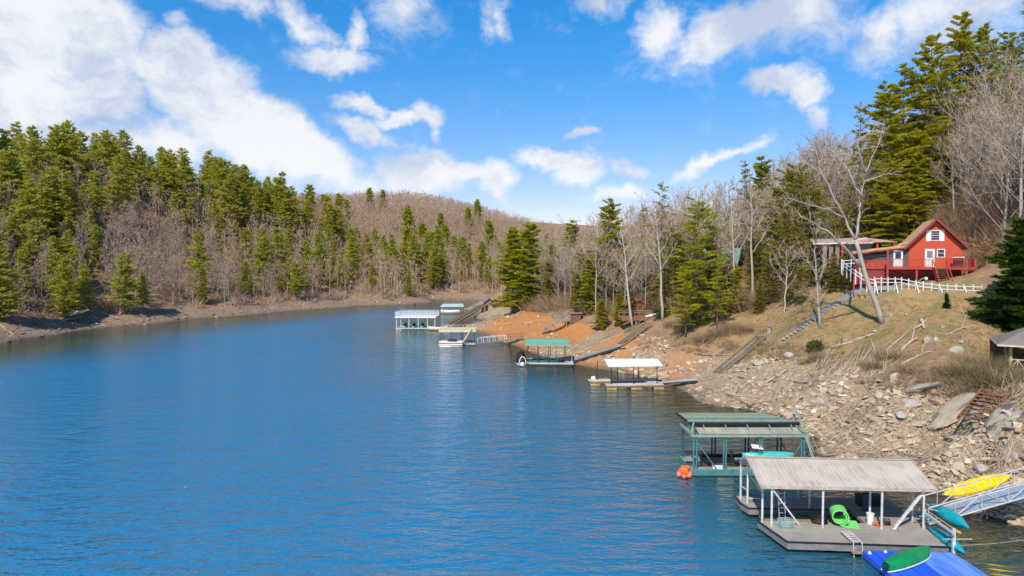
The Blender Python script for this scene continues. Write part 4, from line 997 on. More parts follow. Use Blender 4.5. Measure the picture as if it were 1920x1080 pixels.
# blue mat with green canoe
bm = empty('float_mat', (20.6, 32.4, 0), 0, 'bright blue floating swim platform with a faded pale half, in front of the covered dock', 'floating platform')
b = MB(); 
for k in range(5): b.box(-2.3+.48*k, -2.3+.48*k+.465, -3.2, 2.7, .05, .40+.02*(k % 2))
b.build('blue_panel', M['blue'], bm, bevel=.04)
b = MB()
for k in range(4): b.box(.12+.54*k, .12+.54*k+.525, -3.2, 2.62-.06*k, .05, .41+.02*(k % 2))
b.build('faded_panel', M['blue2'], bm, bevel=.04)
for x, y in ((-2.1, 2.35), (-1.2, 2.5), (.1, 2.4)): MB().cyl(x, y, .40, .5, .10, 8, .06).build('cleat', M['whitepost'], bm)
kayak((17.95, 32.55, .98), (21.6, 34.75, .95), M['green'], .98, .46, R(180), 'green canoe turned upside down on the blue floating platform', 'canoe', 'canoe', cut=.12, deck=False, rim=M['white'])
o = empty('mooring_rope', (22.9, 35.2, .6), 0, 'thin mooring rope running from the deck corner to the shore', 'rope'); MB().tube([(0, 0, 0), (2.5, .4, -.05), (5.5, .8, .1), (9, 1.0, .7)], .018, 5).build('strand', M['ropem'], o)
sr = empty('sunken_raft', (24.9, 33.6, -.22), R(-20), 'mottled yellow raft lying just under the water right of the blue platform', 'raft')
ym = paint('sunk yellow', (.62, .42, .02), (.22, .17, .03), rough=.8, scale=1.1, grime=.9)
for k in range(3):
    b = MB(); b.tube([(-1.7, -.6+k*.6, 0), (-.6, -.62+k*.6, .05), (.6, -.6+k*.6, .02), (1.7, -.6+k*.6, .0)], [.16, .2, .2, .12], 8); b.build('tube', ym, sr, smooth=True)

# ------------------------------------------------------------------ green two-level dock
gd = empty('green_dock', (13.0, 48.6, 0), 0, 'green steel two-level dock with flat green roof deck behind the tan-roofed dock', 'dock')
b = MB(); b.box(-.05, 8.4, 0, .75, .30, .5); b.box(7.0, 8.4, .752, 3.4, .30, .498); b.box(-.05, 6.998, 2.8, 3.4, .30, .5); b.build('deck', M['tealpale'], gd)
b = MB(); b.box(-.1, 8.45, -.06, -.002, .1, .52); b.box(-.12, -.052, 0, 3.4, .1, .52); b.build('fascia', M['teal'], gd)
for x0 in (.3, 3.2, 6.4): MB().box(x0, x0+1.5, .05, .7, -.3, .29).build('float', M['darkfloat'], gd)
for x in (.08, .30, 2.25, 2.42, 4.85, 5.02, 7.85, 8.05): MB().box(x-.045, x+.045, .06, .15, .5, 2.9).build('post', M['teal'], gd)
for x in (.1, 2.3, 2.55, 4.85, 5.1, 7.3, 7.6): MB().box(x-.045, x+.045, 3.1, 3.2, .5, 2.9).build('post', M['darkfloat'], gd)
for p, q in (((.3, .1, 2.5), (1.75, .1, .55)), ((8.0, .1, 2.6), (6.9, .1, .9)), ((6.3, 3.15, 2.8), (5.1, 3.15, 1.0)), ((7.0, 3.1, 2.8), (7.7, 2.4, 1.2))): MB().bar(p, q, .07, .07).build('brace', M['teal'], gd)
b = MB(); skirt(b, [(-.05, .0), (8.35, .0), (8.35, 3.4), (-.05, 3.4)], 2.88, 3.05, .12)
for x in (2.3, 4.95): b.bar((x, 0, 2.95), (x, 3.4, 2.95), .1, .12)
b.build('beams', M['tealpale'], gd)
b = MB(); b.sheet((.5, .2, 3.08), (7.9, .2, 3.08), (7.9, 1.5, 3.42), (.5, 1.5, 3.42), .04); b.build('lower_roof', M['tan'], gd)
b = MB(); b.sheet((.1, 1.0, 3.72), (8.0, 1.0, 3.72), (6.5, 3.6, 3.84), (-.25, 3.6, 3.84), .10); rf = b.build('roof', M['tealroof'], gd)
b = MB(); b.bar((.0, .94, 3.62), (8.05, .94, 3.62), .05, .2); b.bar((0, .95, 3.66), (-.3, 3.6, 3.79), .05, .16); b.bar((8.04, .95, 3.66), (6.55, 3.6, 3.79), .05, .16); b.build('roof_edge', M['edge'], rf)
b = MB(); b.bar((-.1, 1.0, 3.85), (8.05, 1.0, 3.85), .06, .06); b.bar((-.1, 1.7, 3.98), (6.9, 1.7, 3.98), .06, .06)
for k in range(9): b.bar((-.1+k, 1.0, 3.7), (-.1+k, 1.0, 3.85), .05, .05)
for k in range(7): b.bar((.3+k, 1.7, 3.76), (.3+k, 1.7, 3.98), .05, .05)
b.build('low_rail', M['tealpale'], gd)
b = MB()
for (x, y) in ((.0, .1), (.1, 1.6), (.2, 3.3)): b.bar((x, y, 3.0), (x, y, 3.75), .1, .1)
b.bar((-.1, .1, 3.25), (.3, .9, 3.7), .08, .08); b.bar((-.05, .2, 3.06), (-.05, 3.3, 3.06), .2, .05)
for k in range(5): b.bar((1.0+k*1.6, .25, 3.06), (1.0+k*1.6, 1.0, 3.6), .05, .05)
b.build('struts', M['tealpale'], gd)
b = MB()
for s in (0, .55): b.bar((8.05+s*.3, 2.2-s, 4.25), (9.2+s*.3, 1.6-s, .4), .07, .16); b.bar((8.1+s*.3, 2.2-s, 4.9), (9.45+s*.3, 1.6-s, 1.3), .05, .05)
for k in range(12): t = (k+.5)/12; b.bar((8.05+1.15*t, 2.2-.6*t, 4.25-3.85*t), (8.05+.17+1.15*t, 1.65-.6*t, 4.25-3.85*t), .2, .03)
b.build('roof_ladder', M['tealpale'], gd)
bl = empty('boat_lift', (14.2, 49.55, .3), 0, 'dark boat lift cradle sitting in the slip of the green dock', 'boat lift'); b = MB()
for y in (.2, 1.5): b.box(0, 5.2, y, y+.25, .35, .6)
for x in (.3, 2.4, 4.6): b.box(x, x+.2, .1, 1.9, .1, .345)
b.build('cradle', M['black'], bl); MB().box(.2, 5.0, .5, 1.45, .3, .44).build('tray', M['dark'], bl)
for x in (-.3, 1.9, 4.1):
    MB().cyl(x, .0, .2, 1.35, .07, 8).build('guide_post', M['black'], bl)
kayak((16.7, 49.0, 1.72), (20.5, 49.05, 1.72), M['turq'], .95, .40, R(180), 'turquoise canoe upside down on the green dock', 'canoe', 'canoe', deck=False)
o = empty('solar_panel', (17.7, 48.8, .5), 0, 'small pale panel tilted on a thin pole on the green dock', 'solar panel'); MB().cyl(0, 0, 0, 1.55, .025, 6).build('pole', M['dark'], o); MB().sheet((-.42, -.22, 1.60), (.36, -.30, 1.52), (.42, .18, 1.68), (-.36, .26, 1.76), .04).build('panel', M['white'], o)
o = empty('cooler', (14.9, 48.9, .5), 0, 'small white cooler on the front edge of the green dock', 'cooler'); MB().box(-.38, .38, -.16, .16, 0, .16).build('box_body', M['white'], o, bevel=.02); MB().box(-.4, .4, -.18, .18, .162, .2).build('lid', M['white'], o)
ob = empty('inflatable_boat', (12.5, 48.75, 0), R(70), 'orange inflatable boat with pale side tied at the left end of the green dock', 'inflatable boat')
b = MB(); 
for s in (-1, 1): b.tube([(-.95, s*.42, .32), (-.2, s*.46, .30), (.5, s*.40, .36), (1.0, s*.18, .48), (1.15, 0, .52)], [.2, .24, .23, .18, .12], 10)
b.build('tube', M['redv'], ob, smooth=True); hull(1.9, .9, .35, None, '', deck=True).build('hull', M['redv'], ob, loc=(0, 0, -.05), smooth=True); ob.scale = (.82, .82, .82)
for x in (-.55, .35): MB().slab([(x-.3, -.36), (x+.3, -.36), (x+.32, .36), (x-.3, .36)], .38, .98 if x < 0 else .8).build('seat', M['orange'], ob, bevel=.14)
MB().slab([(-.2, -.365), (.0, -.365), (.1, .33), (-.15, .33)], .5, .9).build('yellow_flap', M['yellow'], ob, bevel=.03)

# ------------------------------------------------------------------ white-roofed dock
wd = empty('white_roof_dock', (14.95, 82.8, 0), R(5), 'white-roofed open dock on yellow floats', 'dock')
b = MB(); b.box(-3.6, 3.5, -.45, .6, .42, .56); b.box(1.9, 3.5, .602, 3.9, .42, .558); b.box(-5.0, 1.898, 2.7, 3.9, .42, .56); b.build('deck', M['whitedeck'], wd)
b = MB(); b.box(-3.62, 3.52, -.49, -.452, .24, .43); b.box(-3.64, -3.602, -.45, .6, .24, .43); b.box(-5.04, -5.002, 2.7, 3.9, .24, .43); b.box(-5.0, 1.9, 2.66, 2.698, .24, .43); b.build('fascia', M['rust'], wd)
for (x, y) in ((-3.5, -.4), (-.5, -.4), (2.3, -.4), (-4.9, 2.75), (-2.6, 2.75), (0, 2.75)): MB().box(x, x+1.25, y, y+.9, -.2, .26).build('float', M['ygfloat'], wd, bevel=.05)
posts(wd, [(-2.9, 0), (-.1, 0), (2.8, 0), (-3.9, 3.3), (-1.3, 3.3), (1.4, 3.3)], .56, 2.95, .055, M['edge'])
gable_roof(wd, -3.3, 3.35, -.25, 1.75, 3.75, 2.86, 3.35, M['whiteroof'], M['white'])
o = empty('gas_can', (10.3, 86.0, .56), 0, 'small white jug at the far left tip of the white-roofed dock', 'jug'); MB().slab([(-.25, -.15), (.25, -.15), (.25, .15), (-.25, .15)], 0, .35).build('can', M['white'], o, bevel=.05); MB().cyl(.1, 0, .36, .46, .05, 8).build('cap', M['white'], o)
gz = Vector(S(1308, 711, 1.1)); o = empty('gangway', (18.4, 84.6, .45), 0, 'narrow grey plank walkway from the white-roofed dock to the stony shore', 'gangway')
d = gz-Vector((18.4, 84.6, .45)); h = Vector((-d.y, d.x, 0)).normalized()*.45; MB().sheet(-h, d-h, d+h, h, .08).build('walkway', M['whitedeck'], o); MB().bar(-h+Vector((0, 0, -.15)), d-h+Vector((0, 0, -.15)), .05, .2).build('beam', M['dark'], o)

# ------------------------------------------------------------------ green-roofed dock
rd = empty('green_roof_dock', (5.2, 100.3, 0), R(-4), 'dock with a mint green metal roof beside the orange bank', 'dock')
b = MB(); b.box(-3.0, 3.9, -.3, .6, .36, .5); b.box(-3.4, 3.4, 4.2, 5.0, .36, .5); b.box(2.6, 3.9, .602, 4.198, .36, .498); b.build('deck', M['whitedeck'], rd)
b = MB(); b.box(-3.0, 3.92, -.34, -.302, .12, .37); b.box(-3.04, -3.002, -.3, .6, .12, .37); b.build('fascia', M['dark'], rd)
for x in (-2.9, -.4, 2.3): MB().box(x, x+1.3, -.25, .55, -.2, .35).build('float', M['darkfloat'], rd)
posts(rd, [(-2.8, 0), (-1.4, 0), (.2, 0), (2.75, 0), (-3.1, 4.4), (-1.5, 4.4), (.4, 4.4), (1.3, 4.4), (2.6, 4.4)], .5, 3.25, .05, M['darkfloat'])
gable_roof(rd, -3.25, 3.15, -.3, 2.2, 4.7, 3.22, 3.85, M['greenroof'], M['greenroof'])
rail_run(MB(), (3.6, -.2, .5), (3.6, .5, .5), 1, (.5, 1.0), .05).build('railing', M['whitepost'], rd)
bo = empty('motor_boat', (4.6, 101.6, .05), R(-4), 'dark teal open boat under the mint green roof', 'boat'); hull(5.0, 1.7, .75, None, '', deck=False).build('hull', paint('dark teal hull', (.02, .14, .13), rough=.3), bo, smooth=True)
MB().slab([(-2.1, -.55), (1.7, -.5), (1.7, .5), (-2.1, .55)], .3, .62).build('deck', paint('boat floor', (.05, .22, .20), rough=.6), bo)
for x in (-.9, .5): MB().box(x, x+.5, -.5, .5, .63, 1.1).build('seat', M['navy'], bo, bevel=.05)
b = MB(); b.bar((1.2, -.5, .8), (1.0, -.5, 1.5), .05, .05); b.bar((1.2, .5, .8), (1.0, .5, 1.5), .05, .05); b.bar((1.0, -.5, 1.5), (1.0, .5, 1.5), .05, .05); b.build('windshield_frame', M['galv'], bo)
cb = empty('covered_boat', (1.35, 100.9, 0), R(98), 'small boat under a rounded black cover with white rim left of the mint-roofed dock', 'boat'); hull(3.2, 1.6, .6, None, '', deck=True).build('hull', M['white'], cb, smooth=True)
b = MB(); rg = []
for i in range(9):
    t = i/8; w = .82*math.sin(math.pi*(.12+.80*t))**.6; z = 1.7*math.sin(math.pi*(.1+.8*t))**.8
    rg.append([(-1.4+2.8*t, w*math.cos(a*math.pi/8), .55+z*math.sin(a*math.pi/8)) for a in range(9)])
b.add([v for r in rg for v in r], [(i*9+k, i*9+k+1, (i+1)*9+k+1, (i+1)*9+k) for i in range(8) for k in range(8)]+[tuple(range(8, -1, -1)), tuple(72+k for k in range(9))]); b.build('cover', M['black'], cb, smooth=True)
b = MB(); b.tube([(-1.42, .50*math.cos(a*math.pi/10), .55+.98*math.sin(a*math.pi/10)) for a in range(11)], .07, 6); b.tube([(-1.2, -.86, .6), (1.3, -.7, .7)], .06, 6); b.build('rim', M['white'], cb)
pa, pb = Vector(S(1074, 674, .5)), Vector(hit(1166, 650))+Vector((0, 0, .35)); o = empty('gangway', tuple(pa), 0, 'long weathered grey plank ramp from the mint-roofed dock up to the wooden stairs', 'gangway')
d = pb-pa; h = Vector((-d.y, d.x, 0)).normalized()*.85; MB().sheet(-h, d-h, d+h, h, .1).build('walkway', planks('weathered ramp', (.34, .30, .27), (.26, .23, .21), .3, 0), o); MB().bar(-h*1.02+Vector((0, 0, -.22)), d-h*1.02+Vector((0, 0, -.22)), .08, .3).build('beam', M['dark'], o)

# ------------------------------------------------------------------ cream-roofed dock with pontoon boat
cd_ = empty('cream_roof_dock', (-10.0, 124.0, 0), R(1), 'cream-roofed dock with a diagonal cream stair', 'dock')
b = MB(); b.box(-3.3, 3.3, .3, 1.2, .3, .48); b.box(-3.3, 3.3, 4.6, 5.4, .3, .48); b.box(2.2, 3.3, 1.202, 4.598, .3, .478); b.build('deck', M['whitedeck'], cd_)
for x in (-3.2, -1.6, 1.2): MB().box(x, x+1.2, .35, 1.1, -.2, .29).build('float', M['darkfloat'], cd_)
posts(cd_, [(-3.1, .5), (-1.2, .6), (.8, .6), (3.1, .5), (-3.1, 5), (-1.2, 5), (.8, 5), (2.9, 5)], .48, 2.9, .05, M['darkfloat'])
b = MB(); b.box(-3.35, 3.35, .2, 5.4, 2.9, 3.0); b.build('roof', M['beigeroof'], cd_); b = MB(); rail_run(b, (-3.3, .3, 3.0), (3.3, .3, 3.0), 8, (.45,), .05); rail_run(b, (-3.3, 5.3, 3.0), (3.3, 5.3, 3.0), 8, (.45,), .05); b.build('roof_railing', M['beigeroof'], cd_); MB().box(-3.37, 3.37, .12, .197, 2.6, 3.02).build('roof_trim', M['beigeroof'], cd_)
b = MB()
for y in (-.2, .35): b.bar((.9, y, .55), (2.6, y, 3.3), .08, .22)
for k in range(9): t = (k+.5)/9; b.bar((.9+1.7*t, -.2, .55+2.75*t), (.9+1.7*t, .35, .55+2.75*t), .25, .05)
b.build('roof_stair', paint('cream stair', (.60, .56, .34), rough=.6), cd_)
pb_ = empty('pontoon_boat', (-11.1, 123.6, 0), R(1), 'pontoon boat with a red stripe in front of the cream-roofed dock', 'boat')
for y in (-.6, .6): MB().tube([(-2.3, y, .12), (-1.9, y, .1), (1.9, y, .1), (2.2, y, .16)], [.12, .28, .28, .15], 8).build('pontoon', M['galv'], pb_, smooth=True)
MB().box(-2.1, 2.1, -.9, .9, .36, .46).build('deck', M['cream'], pb_); b = MB(); skirt(b, [(-2.1, -.88), (2.1, -.88), (2.1, .88), (-2.1, .88)], .47, 1.0, .05); b.build('side_panel', M['white'], pb_)
b = MB(); skirt(b, [(-2.13, -.91), (2.13, -.91)], .62, .82, .03, False); b.build('stripe', M['redstripe'], pb_); MB().slab([(-.6, -.6), (1.2, -.6), (1.0, .6), (-.4, .6)], 1.02, 1.35).build('canvas', M['navy'], pb_, bevel=.12)
pa = Vector((-6.5, 125.4, .5)); pb2 = Vector(S(980, 634, 1.0)); o = empty('gangway', tuple(pa), 0, 'long low gangway with white rails and a rusty end, right of the cream-roofed dock', 'gangway'); d = pb2-pa; h = Vector((-d.y, d.x, 0)).normalized()*.6
MB().sheet(-h, d-h, d+h, h, .1).build('walkway', M['woodg'], o)
for s in (-1, 1): rail_run(MB(), h*s, d*.62+h*s, 5, (.9,), .06).build('rail', M['white'], o); rail_run(MB(), d*.64+h*s, d+h*s, 5, (.45, .9), .06).build('rusty_rail', M['rust'], o)

# ------------------------------------------------------------------ white-railed dock
ww = empty('white_railed_dock', (-21.7, 153.8, 0), R(-2), 'white dock with a railed roof deck, farthest out on the water', 'dock')
b = MB(); b.box(-4.6, 4.4, -.2, .8, .25, .45); b.box(-4.6, 4.4, 4.4, 5.2, .25, .45); b.box(3.0, 4.4, .802, 4.398, .25, .448); b.build('deck', M['aqua'], ww)
for x in (-4.5, -2.4, -.2, 2.6): MB().box(x, x+1.2, -.15, .7, -.2, .24).build('float', M['ygfloat'] if x < -4 else M['darkfloat'], ww)
posts(ww, [(-4.4, 0), (-1.6, 0), (.5, 0), (2.6, 0), (4.3, 0), (-4.4, 5), (-1.6, 5), (.5, 5), (2.6, 5), (4.3, 5)], .45, 2.9, .075, M['white'])
MB().box(-4.7, 4.6, -.4, 5.3, 2.75, 3.05).build('roof', M['white'], ww)
b = MB()
for p, q, n in (((-4.65, -.35, 3.05), (4.55, -.35, 3.05), 14), ((-4.65, 5.25, 3.05), (4.55, 5.25, 3.05), 14), ((-4.65, -.35, 3.05), (-4.65, 5.25, 3.05), 8), ((4.55, -.35, 3.05), (4.55, 5.25, 3.05), 8)): rail_run(b, p, q, n, (.35, .7, 1.05), .07)
b.build('railing', M['white'], ww)
for x, lb, m in ((-2.9, 'covered jet ski with dark cover, leftmost under the white-railed dock', 'navy'), (-.9, 'covered jet ski with black cover in the middle of the white-railed dock', 'black'), (1.1, 'dark covered jet ski on the right under the white-railed dock', 'dark')):
    p = ww.matrix_basis @ Vector((x, 2.4, .1)); o = empty('jet_ski', tuple(p), R(86), lb, 'jet ski'); hull(2.9, 1.1, .55, None, '', deck=True).build('hull', M['aqua'], o, smooth=True)
    MB().slab([(-1.1, -.2), (.7, -.28), (.7, .28), (-1.1, .2)], .55, 1.0).build('seat', M[m], o, bevel=.1); MB().bar((.55, -.4, 1.2), (.55, .4, 1.2), .08, .08).build('handlebar', M['black'], o); MB().slab([(.3, -.25), (1.0, -.15), (1.0, .15), (.3, .25)], .56, 1.15).build('cowl', M[m], o, bevel=.1)
kayak((-18.9, 152.6, .0), (-14.3, 152.4, .0), M['cream'], 1.5, .8, 0, 'cream coloured boat moored right of the white-railed dock', 'small_boat', 'boat', hole=True)
# far dock
fd = empty('far_dock', (-17.4, 199, 0), R(3), 'small pale-roofed boat shelter, the most distant dock', 'dock')
MB().box(-3.2, 3.4, 3.2, 4.2, .2, .4).build('deck', M['woodg'], fd); posts(fd, [(-2.8, -.8), (0, -.8), (2.9, -.8), (-2.8, 3.4), (0, 3.4), (2.9, 3.4)], .0, 2.6, .06, M['galv'])
MB().sheet((-3.4, -1.2, 2.6), (3.3, -1.2, 2.6), (3.0, 3.8, 2.9), (-2.9, 3.8, 2.9), .3).build('roof', paint('pale aqua roof', (.52, .68, .62), rough=.5), fd)
kayak((-20.8, 198.8, .25), (-15.0, 199.2, .25), M['white'], 1.9, 1.0, 0, 'white speedboat hanging in the most distant boat shelter', 'speed_boat', 'boat', hole=True)
# ------------------------------------------------------------------ stairs and landings on the bank
def above(px_, py_, dz=.3): return Vector(hit(px_, py_))+Vector((0, 0, dz))
t1 = above(1428, 640, .7); b1 = above(1346, 702, .1)
stairs('wooden_stairs', t1, b1, 1.3, 26, (M['wood'], M['woodg']), 'long tan wooden stairs going down the stony bank from the small railed landing')
o = empty('landing', tuple(t1), 0, 'small tan wooden landing with railing at the top of the long stairs', 'landing'); a = Vector((t1.x-b1.x, t1.y-b1.y, 0)).normalized()
b = MB(); b.box(-.4, 4.6, -.2, 1.4, -.12, .0); b.build('platform', M['wood'], o)
b = MB(); rail_run(b, (-.3, 1.3, 0), (1.4, 1.3, 0), 5, (.55, 1.05), .1); rail_run(b, (1.4, -.1, 0), (1.4, 1.3, 0), 2, (1.05,), .1); b.build('railing', M['wood'], o)
for x, y in ((1.5, -.15), (1.5, 1.3), (-.3, 1.3), (4.4, -.1)): MB().bar((x, y, -.12), (x, y, -2.6), .18, .18).build('leg', M['wood'], o)
o2 = empty('bin', tuple(t1+Vector((1.2, .6, 0))), 0, 'small grey bin on the railed landing', 'bin'); MB().cyl(0, 0, 0, .8, .3, 10).build('drum', M['galv'], o2); MB().cyl(0, 0, .81, .9, .33, 10).build('lid', M['galv'], o2)
# stone steps climbing to the cabin
sp_ = [above(x, y, .08) for x, y in ((1466, 640), (1500, 616), (1540, 589), (1575, 568), (1605, 548), (1626, 534))]
o = empty('stone_steps', tuple(sp_[0]), 0, 'long flight of grey stone steps climbing the slope to the cabin', 'steps'); b = MB()
for i in range(len(sp_)-1):
    p, q = sp_[i]-sp_[0], sp_[i+1]-sp_[0]; n = max(3, int((q-p).length/.5)); h = Vector((-(q-p).y, (q-p).x, 0)).normalized()*.65
    for k in range(n): c = p.lerp(q, (k+.5)/n); b.bar(c-h*rng.uniform(.9, 1.05), c+h*rng.uniform(.9, 1.05), .42, .22)
b.build('treads', M['concrete'], o)
# middle bank
t2 = above(1216, 615, .8); b2 = above(1164, 648, .2)
stairs('wooden_stairs', t2, b2, 1.5, 18, (M['wood'], M['woodg']), 'wooden stairs with pale handrail from the grey ramp up to the brown deck', rails=.9, legs=2)
c = above(1203, 606, .9); o = empty('deck_platform', tuple(c), 0, 'brown wooden deck on posts in front of the rust red shed', 'deck'); MB().box(-3.4, 3.2, -.6, 3.6, -.5, 0).build('floor', M['rust'], o)
for x in (-1.0, 1.6, 2.6): MB().bar((x, -.4, -.5), (x, -.4, -3.2), .2, .2).build('leg', M['wood'], o)
rail_run(MB(), (-3.3, 3.4, 0), (3.1, 3.4, 0), 7, (.5, .9), .07).build('railing', M['woodg'], o)
kayak(tuple(c+Vector((.6, 0, .3))), tuple(c+Vector((4.2, 1.2, 1.0))), M['white'], .6, .25, R(180), 'white rowboat upside down on the brown deck', 'rowboat', 'boat', deck=False)
def house(name, loc, rz, w, d, hw, hr, wall, roof, label, ends=True, windows=(), fascia=None, cat='house', over=.5):
    """gable toward local -y, ridge along y"""
    o = empty(name, tuple(loc), rz, label, cat); b = MB(); x0, x1 = -w/2, w/2
    b.box(x0, x1, 0, .15, 0, hw); b.box(x0, x1, d-.15, d, 0, hw); b.box(x0, x0+.15, .152, d-.152, 0, hw); b.box(x1-.15, x1, .152, d-.152, 0, hw); b.build('wall', wall, o)
    b = MB(); b.add([(x0, 0, hw), (x1, 0, hw), (0, 0, hr), (x0, .15, hw), (x1, .15, hw), (0, .15, hr)], [(0, 1, 2), (5, 4, 3), (0, 2, 5, 3), (1, 4, 5, 2), (0, 3, 4, 1)]); b.build('gable', wall, o)
    k = (hr-hw)/(w/2); b = MB(); e = over; zr = hr+.04; ze = hw-e*k+.04
    b.sheet((x0-e, -e, ze), (0, -e, zr), (0, d+e, zr), (x0-e, d+e, ze), -.1) ; b.sheet((0.001, -e, zr), (x1+e, -e, ze), (x1+e, d+e, ze), (0.001, d+e, zr), -.1)
    r = b.build('roof', roof, o); f = MB()
    for s in (-1, 1): f.bar((0, -e-.03, zr), (s*(w/2+e), -e-.03, ze), .05, .24)
    f.build('fascia', fascia or wall, r)
    for (x, z, ww_, hh_) in windows:
        fr = MB().box(x-ww_/2-.08, x+ww_/2+.08, -.06, -.004, z-.08, z+hh_+.08).build('window', M['white'], o); MB().box(x-ww_/2, x+ww_/2, -.075, -.062, z, z+hh_).build('pane', M['glass'], fr)
    return o
g = GZ(1197, 120, hz_((1197-960)/1280*120, 120)); house('shed', (g[0], g[1], g[2]-.8), R(-6), 4.4, 4, 2.6, 3.5, M['barnred'], M['rust'], 'rust red board shed behind the bare trunks above the brown deck', windows=(), cat='shed')
g = GZ(1212, 131, 0); zz = hz_(g[0], 131); o = house('hidden_house', (g[0], 131, zz-1.2), R(15), 6, 7, 4.2, 5.6, M['darkwall'], M['dark'], 'dark brown house half hidden by trees above the rust red shed', fascia=M['redv'])
g = GZ(1382, 118, 0); zz = GP(1382, 525, 118)[2]; o = house('teal_roof_house', (g[0], 118, zz), R(62), 6.5, 9, 2.8, 5.4, M['brownwall'], M['tealr'], 'brown house with a teal green roof half hidden by trees', windows=((-1.5, 1, 1, 1.1), (1.5, 1, 1, 1.1)))
c = above(1079, 606, .9); o = empty('landing_shed', tuple(c), 0, 'small dark wooden shed at the top of the stairs over the orange bank', 'shed')
b = MB(); b.box(-.9, 1.0, 0, 1.4, -.9, .9); b.build('wall', M['brownwall'], o); MB().box(-2.6, 1.3, -.3, 1.7, .9, 1.02).build('roof', M['woodg'], o)
for x in (-2.4, -1.0): MB().bar((x, -.2, .9), (x, -.2, -1.6), .14, .14).build('post', M['woodg'], o)
stairs('wooden_stairs', c+Vector((-1.2, 0, .6)), above(1016, 627, .3), 1.2, 18, (M['woodg'], M['woodg']), 'grey wooden stairs crossing the bright orange clay bank', rails=.8, legs=2)
o = empty('tarp', tuple(above(1121, 617, .05)), 0, 'crumpled blue and white tarp on the bank beside the little pines', 'tarp'); b = MB(); rr = random.Random(4)
for k in range(26): x, y = rr.uniform(-1.3, 1.1), rr.uniform(-2, 2); b.add([(x, y, rr.uniform(.05, .4)) for x, y in ((x, y), (x+rr.uniform(.3, .8), y+rr.uniform(-.4, .4)), (x+rr.uniform(-.3, .3), y+rr.uniform(.4, .9)))], [(0, 1, 2)])
b.build('sheet', paint('tarp blue', (.10, .12, .35), (.55, .55, .62), rough=.6, scale=1.5), o)
# far point
for i, (a_, b_, lb) in enumerate((((912, 578), (846, 613), 'long tan wooden ramp down the point, the nearer of two side by side'), ((905, 576), (838, 612), 'long tan wooden ramp down the point, the farther of two side by side'))):
    pa, pb3 = above(*a_, .8), Vector(S(b_[0], b_[1]-2, .5)); o = empty('ramp', tuple(pb3), 0, lb, 'ramp'); d = pa-pb3; h = Vector((-d.y, d.x, 0)).normalized()*.38
    MB().sheet(-h, d-h, d+h, h, .12).build('walkway', paint('orange tan lumber', (.50, .31, .14), (.4, .24, .11), rough=.8), o); MB().bar(-h*1.05+Vector((0, 0, .1)), d-h*1.05+Vector((0, 0, .05)), .1, .35).build('side_beam', M['wood'], o); MB().bar(h*1.05+Vector((0, 0, .05)), d+h*1.05+Vector((0, 0, .05)), .1, .3).build('side_beam', M['wood'], o)
g = above(917, 575, -.4); house('hut', g, R(10), 2.6, 3, 2.0, 2.9, M['greywall'], M['shingleg'], 'small grey hut on the far point at the top of the ramps', cat='hut')
g = above(899, 582, -.5); o = empty('retaining_crib', tuple(g), 0, 'weathered grey timber wall at the water below the hut', 'retaining wall'); MB().box(-2.2, 2.0, 0, 2.4, 0, 1.7).build('wall', M['greywall'], o); rail_run(MB(), (-2.1, .1, 1.7), (1.9, .1, 1.7), 5, (.4, .8), .08).build('railing', M['woodg'], o)

# ------------------------------------------------------------------ the red cabin
HX = GZ(1752, 80, 14.8); cb = empty('red_cabin', (HX[0], 80, 14.8), R(-23), 'red cabin with tan shingle roof, white door and deck on posts', 'cabin')
# local x along the gable wall (right), y back; floor at 0
b = MB(); b.box(-2.65, 2.75, 0, .15, 0, 2.45); b.box(2.6, 2.75, .152, 8, -2.2, 2.45); b.box(-2.65, 2.75, 7.85, 8, -2.2, 2.45); b.build('wall', M['redwall'], cb)
b = MB(); b.add([(-2.65, 0, 2.45), (2.75, 0, 2.45), (.05, 0, 5.35), (-2.65, .15, 2.45), (2.75, .15, 2.45), (.05, .15, 5.35)], [(0, 1, 2), (5, 4, 3), (0, 2, 5, 3), (1, 4, 5, 2), (0, 3, 4, 1)]); b.build('gable', M['redwall'], cb)
r = MB(); r.sheet((-3.15, -.55, 2.2), (.05, -.55, 5.62), (.05, 8.4, 5.62), (-3.15, 8.4, 2.2), -.12); r.sheet((.051, -.55, 5.62), (3.35, -.55, 2.1), (3.35, 8.4, 2.1), (.051, 8.4, 5.62), -.12)
rf = r.build('roof', M['shinglet'], cb); f = MB(); f.bar((.05, -.6, 5.62), (-3.2, -.6, 2.15), .06, .26); f.bar((.05, -.6, 5.62), (3.4, -.6, 2.06), .06, .26); f.bar((-3.2, -.6, 2.2), (-3.2, 3.2, 2.2), .06, .22); f.build('fascia', M['darkred'], rf)
r = MB(); r.sheet((-5.6, 3.0, 1.55), (-3.0, 3.0, 2.55), (-1.9, 3.0, 3.6), (-5.6, 3.0, 1.55), -.02) if False else None
r.sheet((-5.2, 2.6, 1.50), (-2.4, 2.6, 3.05), (-2.4, 8.4, 3.05), (-5.2, 8.4, 1.50), -.1); r.sheet((-8.6, -.3, 1.62), (-2.66, -.3, 2.42), (-2.66, 5.2, 2.62), (-8.6, 5.2, 2.0), -.1)
pr_ = r.build('porch_roof', M['shinglet'], cb); f = MB(); f.bar((-8.65, -.36, 1.52), (-2.6, -.36, 2.33), .06, .15); f.bar((-8.66, -.3, 1.56), (-8.66, 5.2, 1.9), .06, .22); f.build('fascia', M['darkred'], pr_)
b = MB(); b.box(-4.8, -2.66, .02, .14, 0, 2.1); b.build('porch_wall', M['screen'], cb)
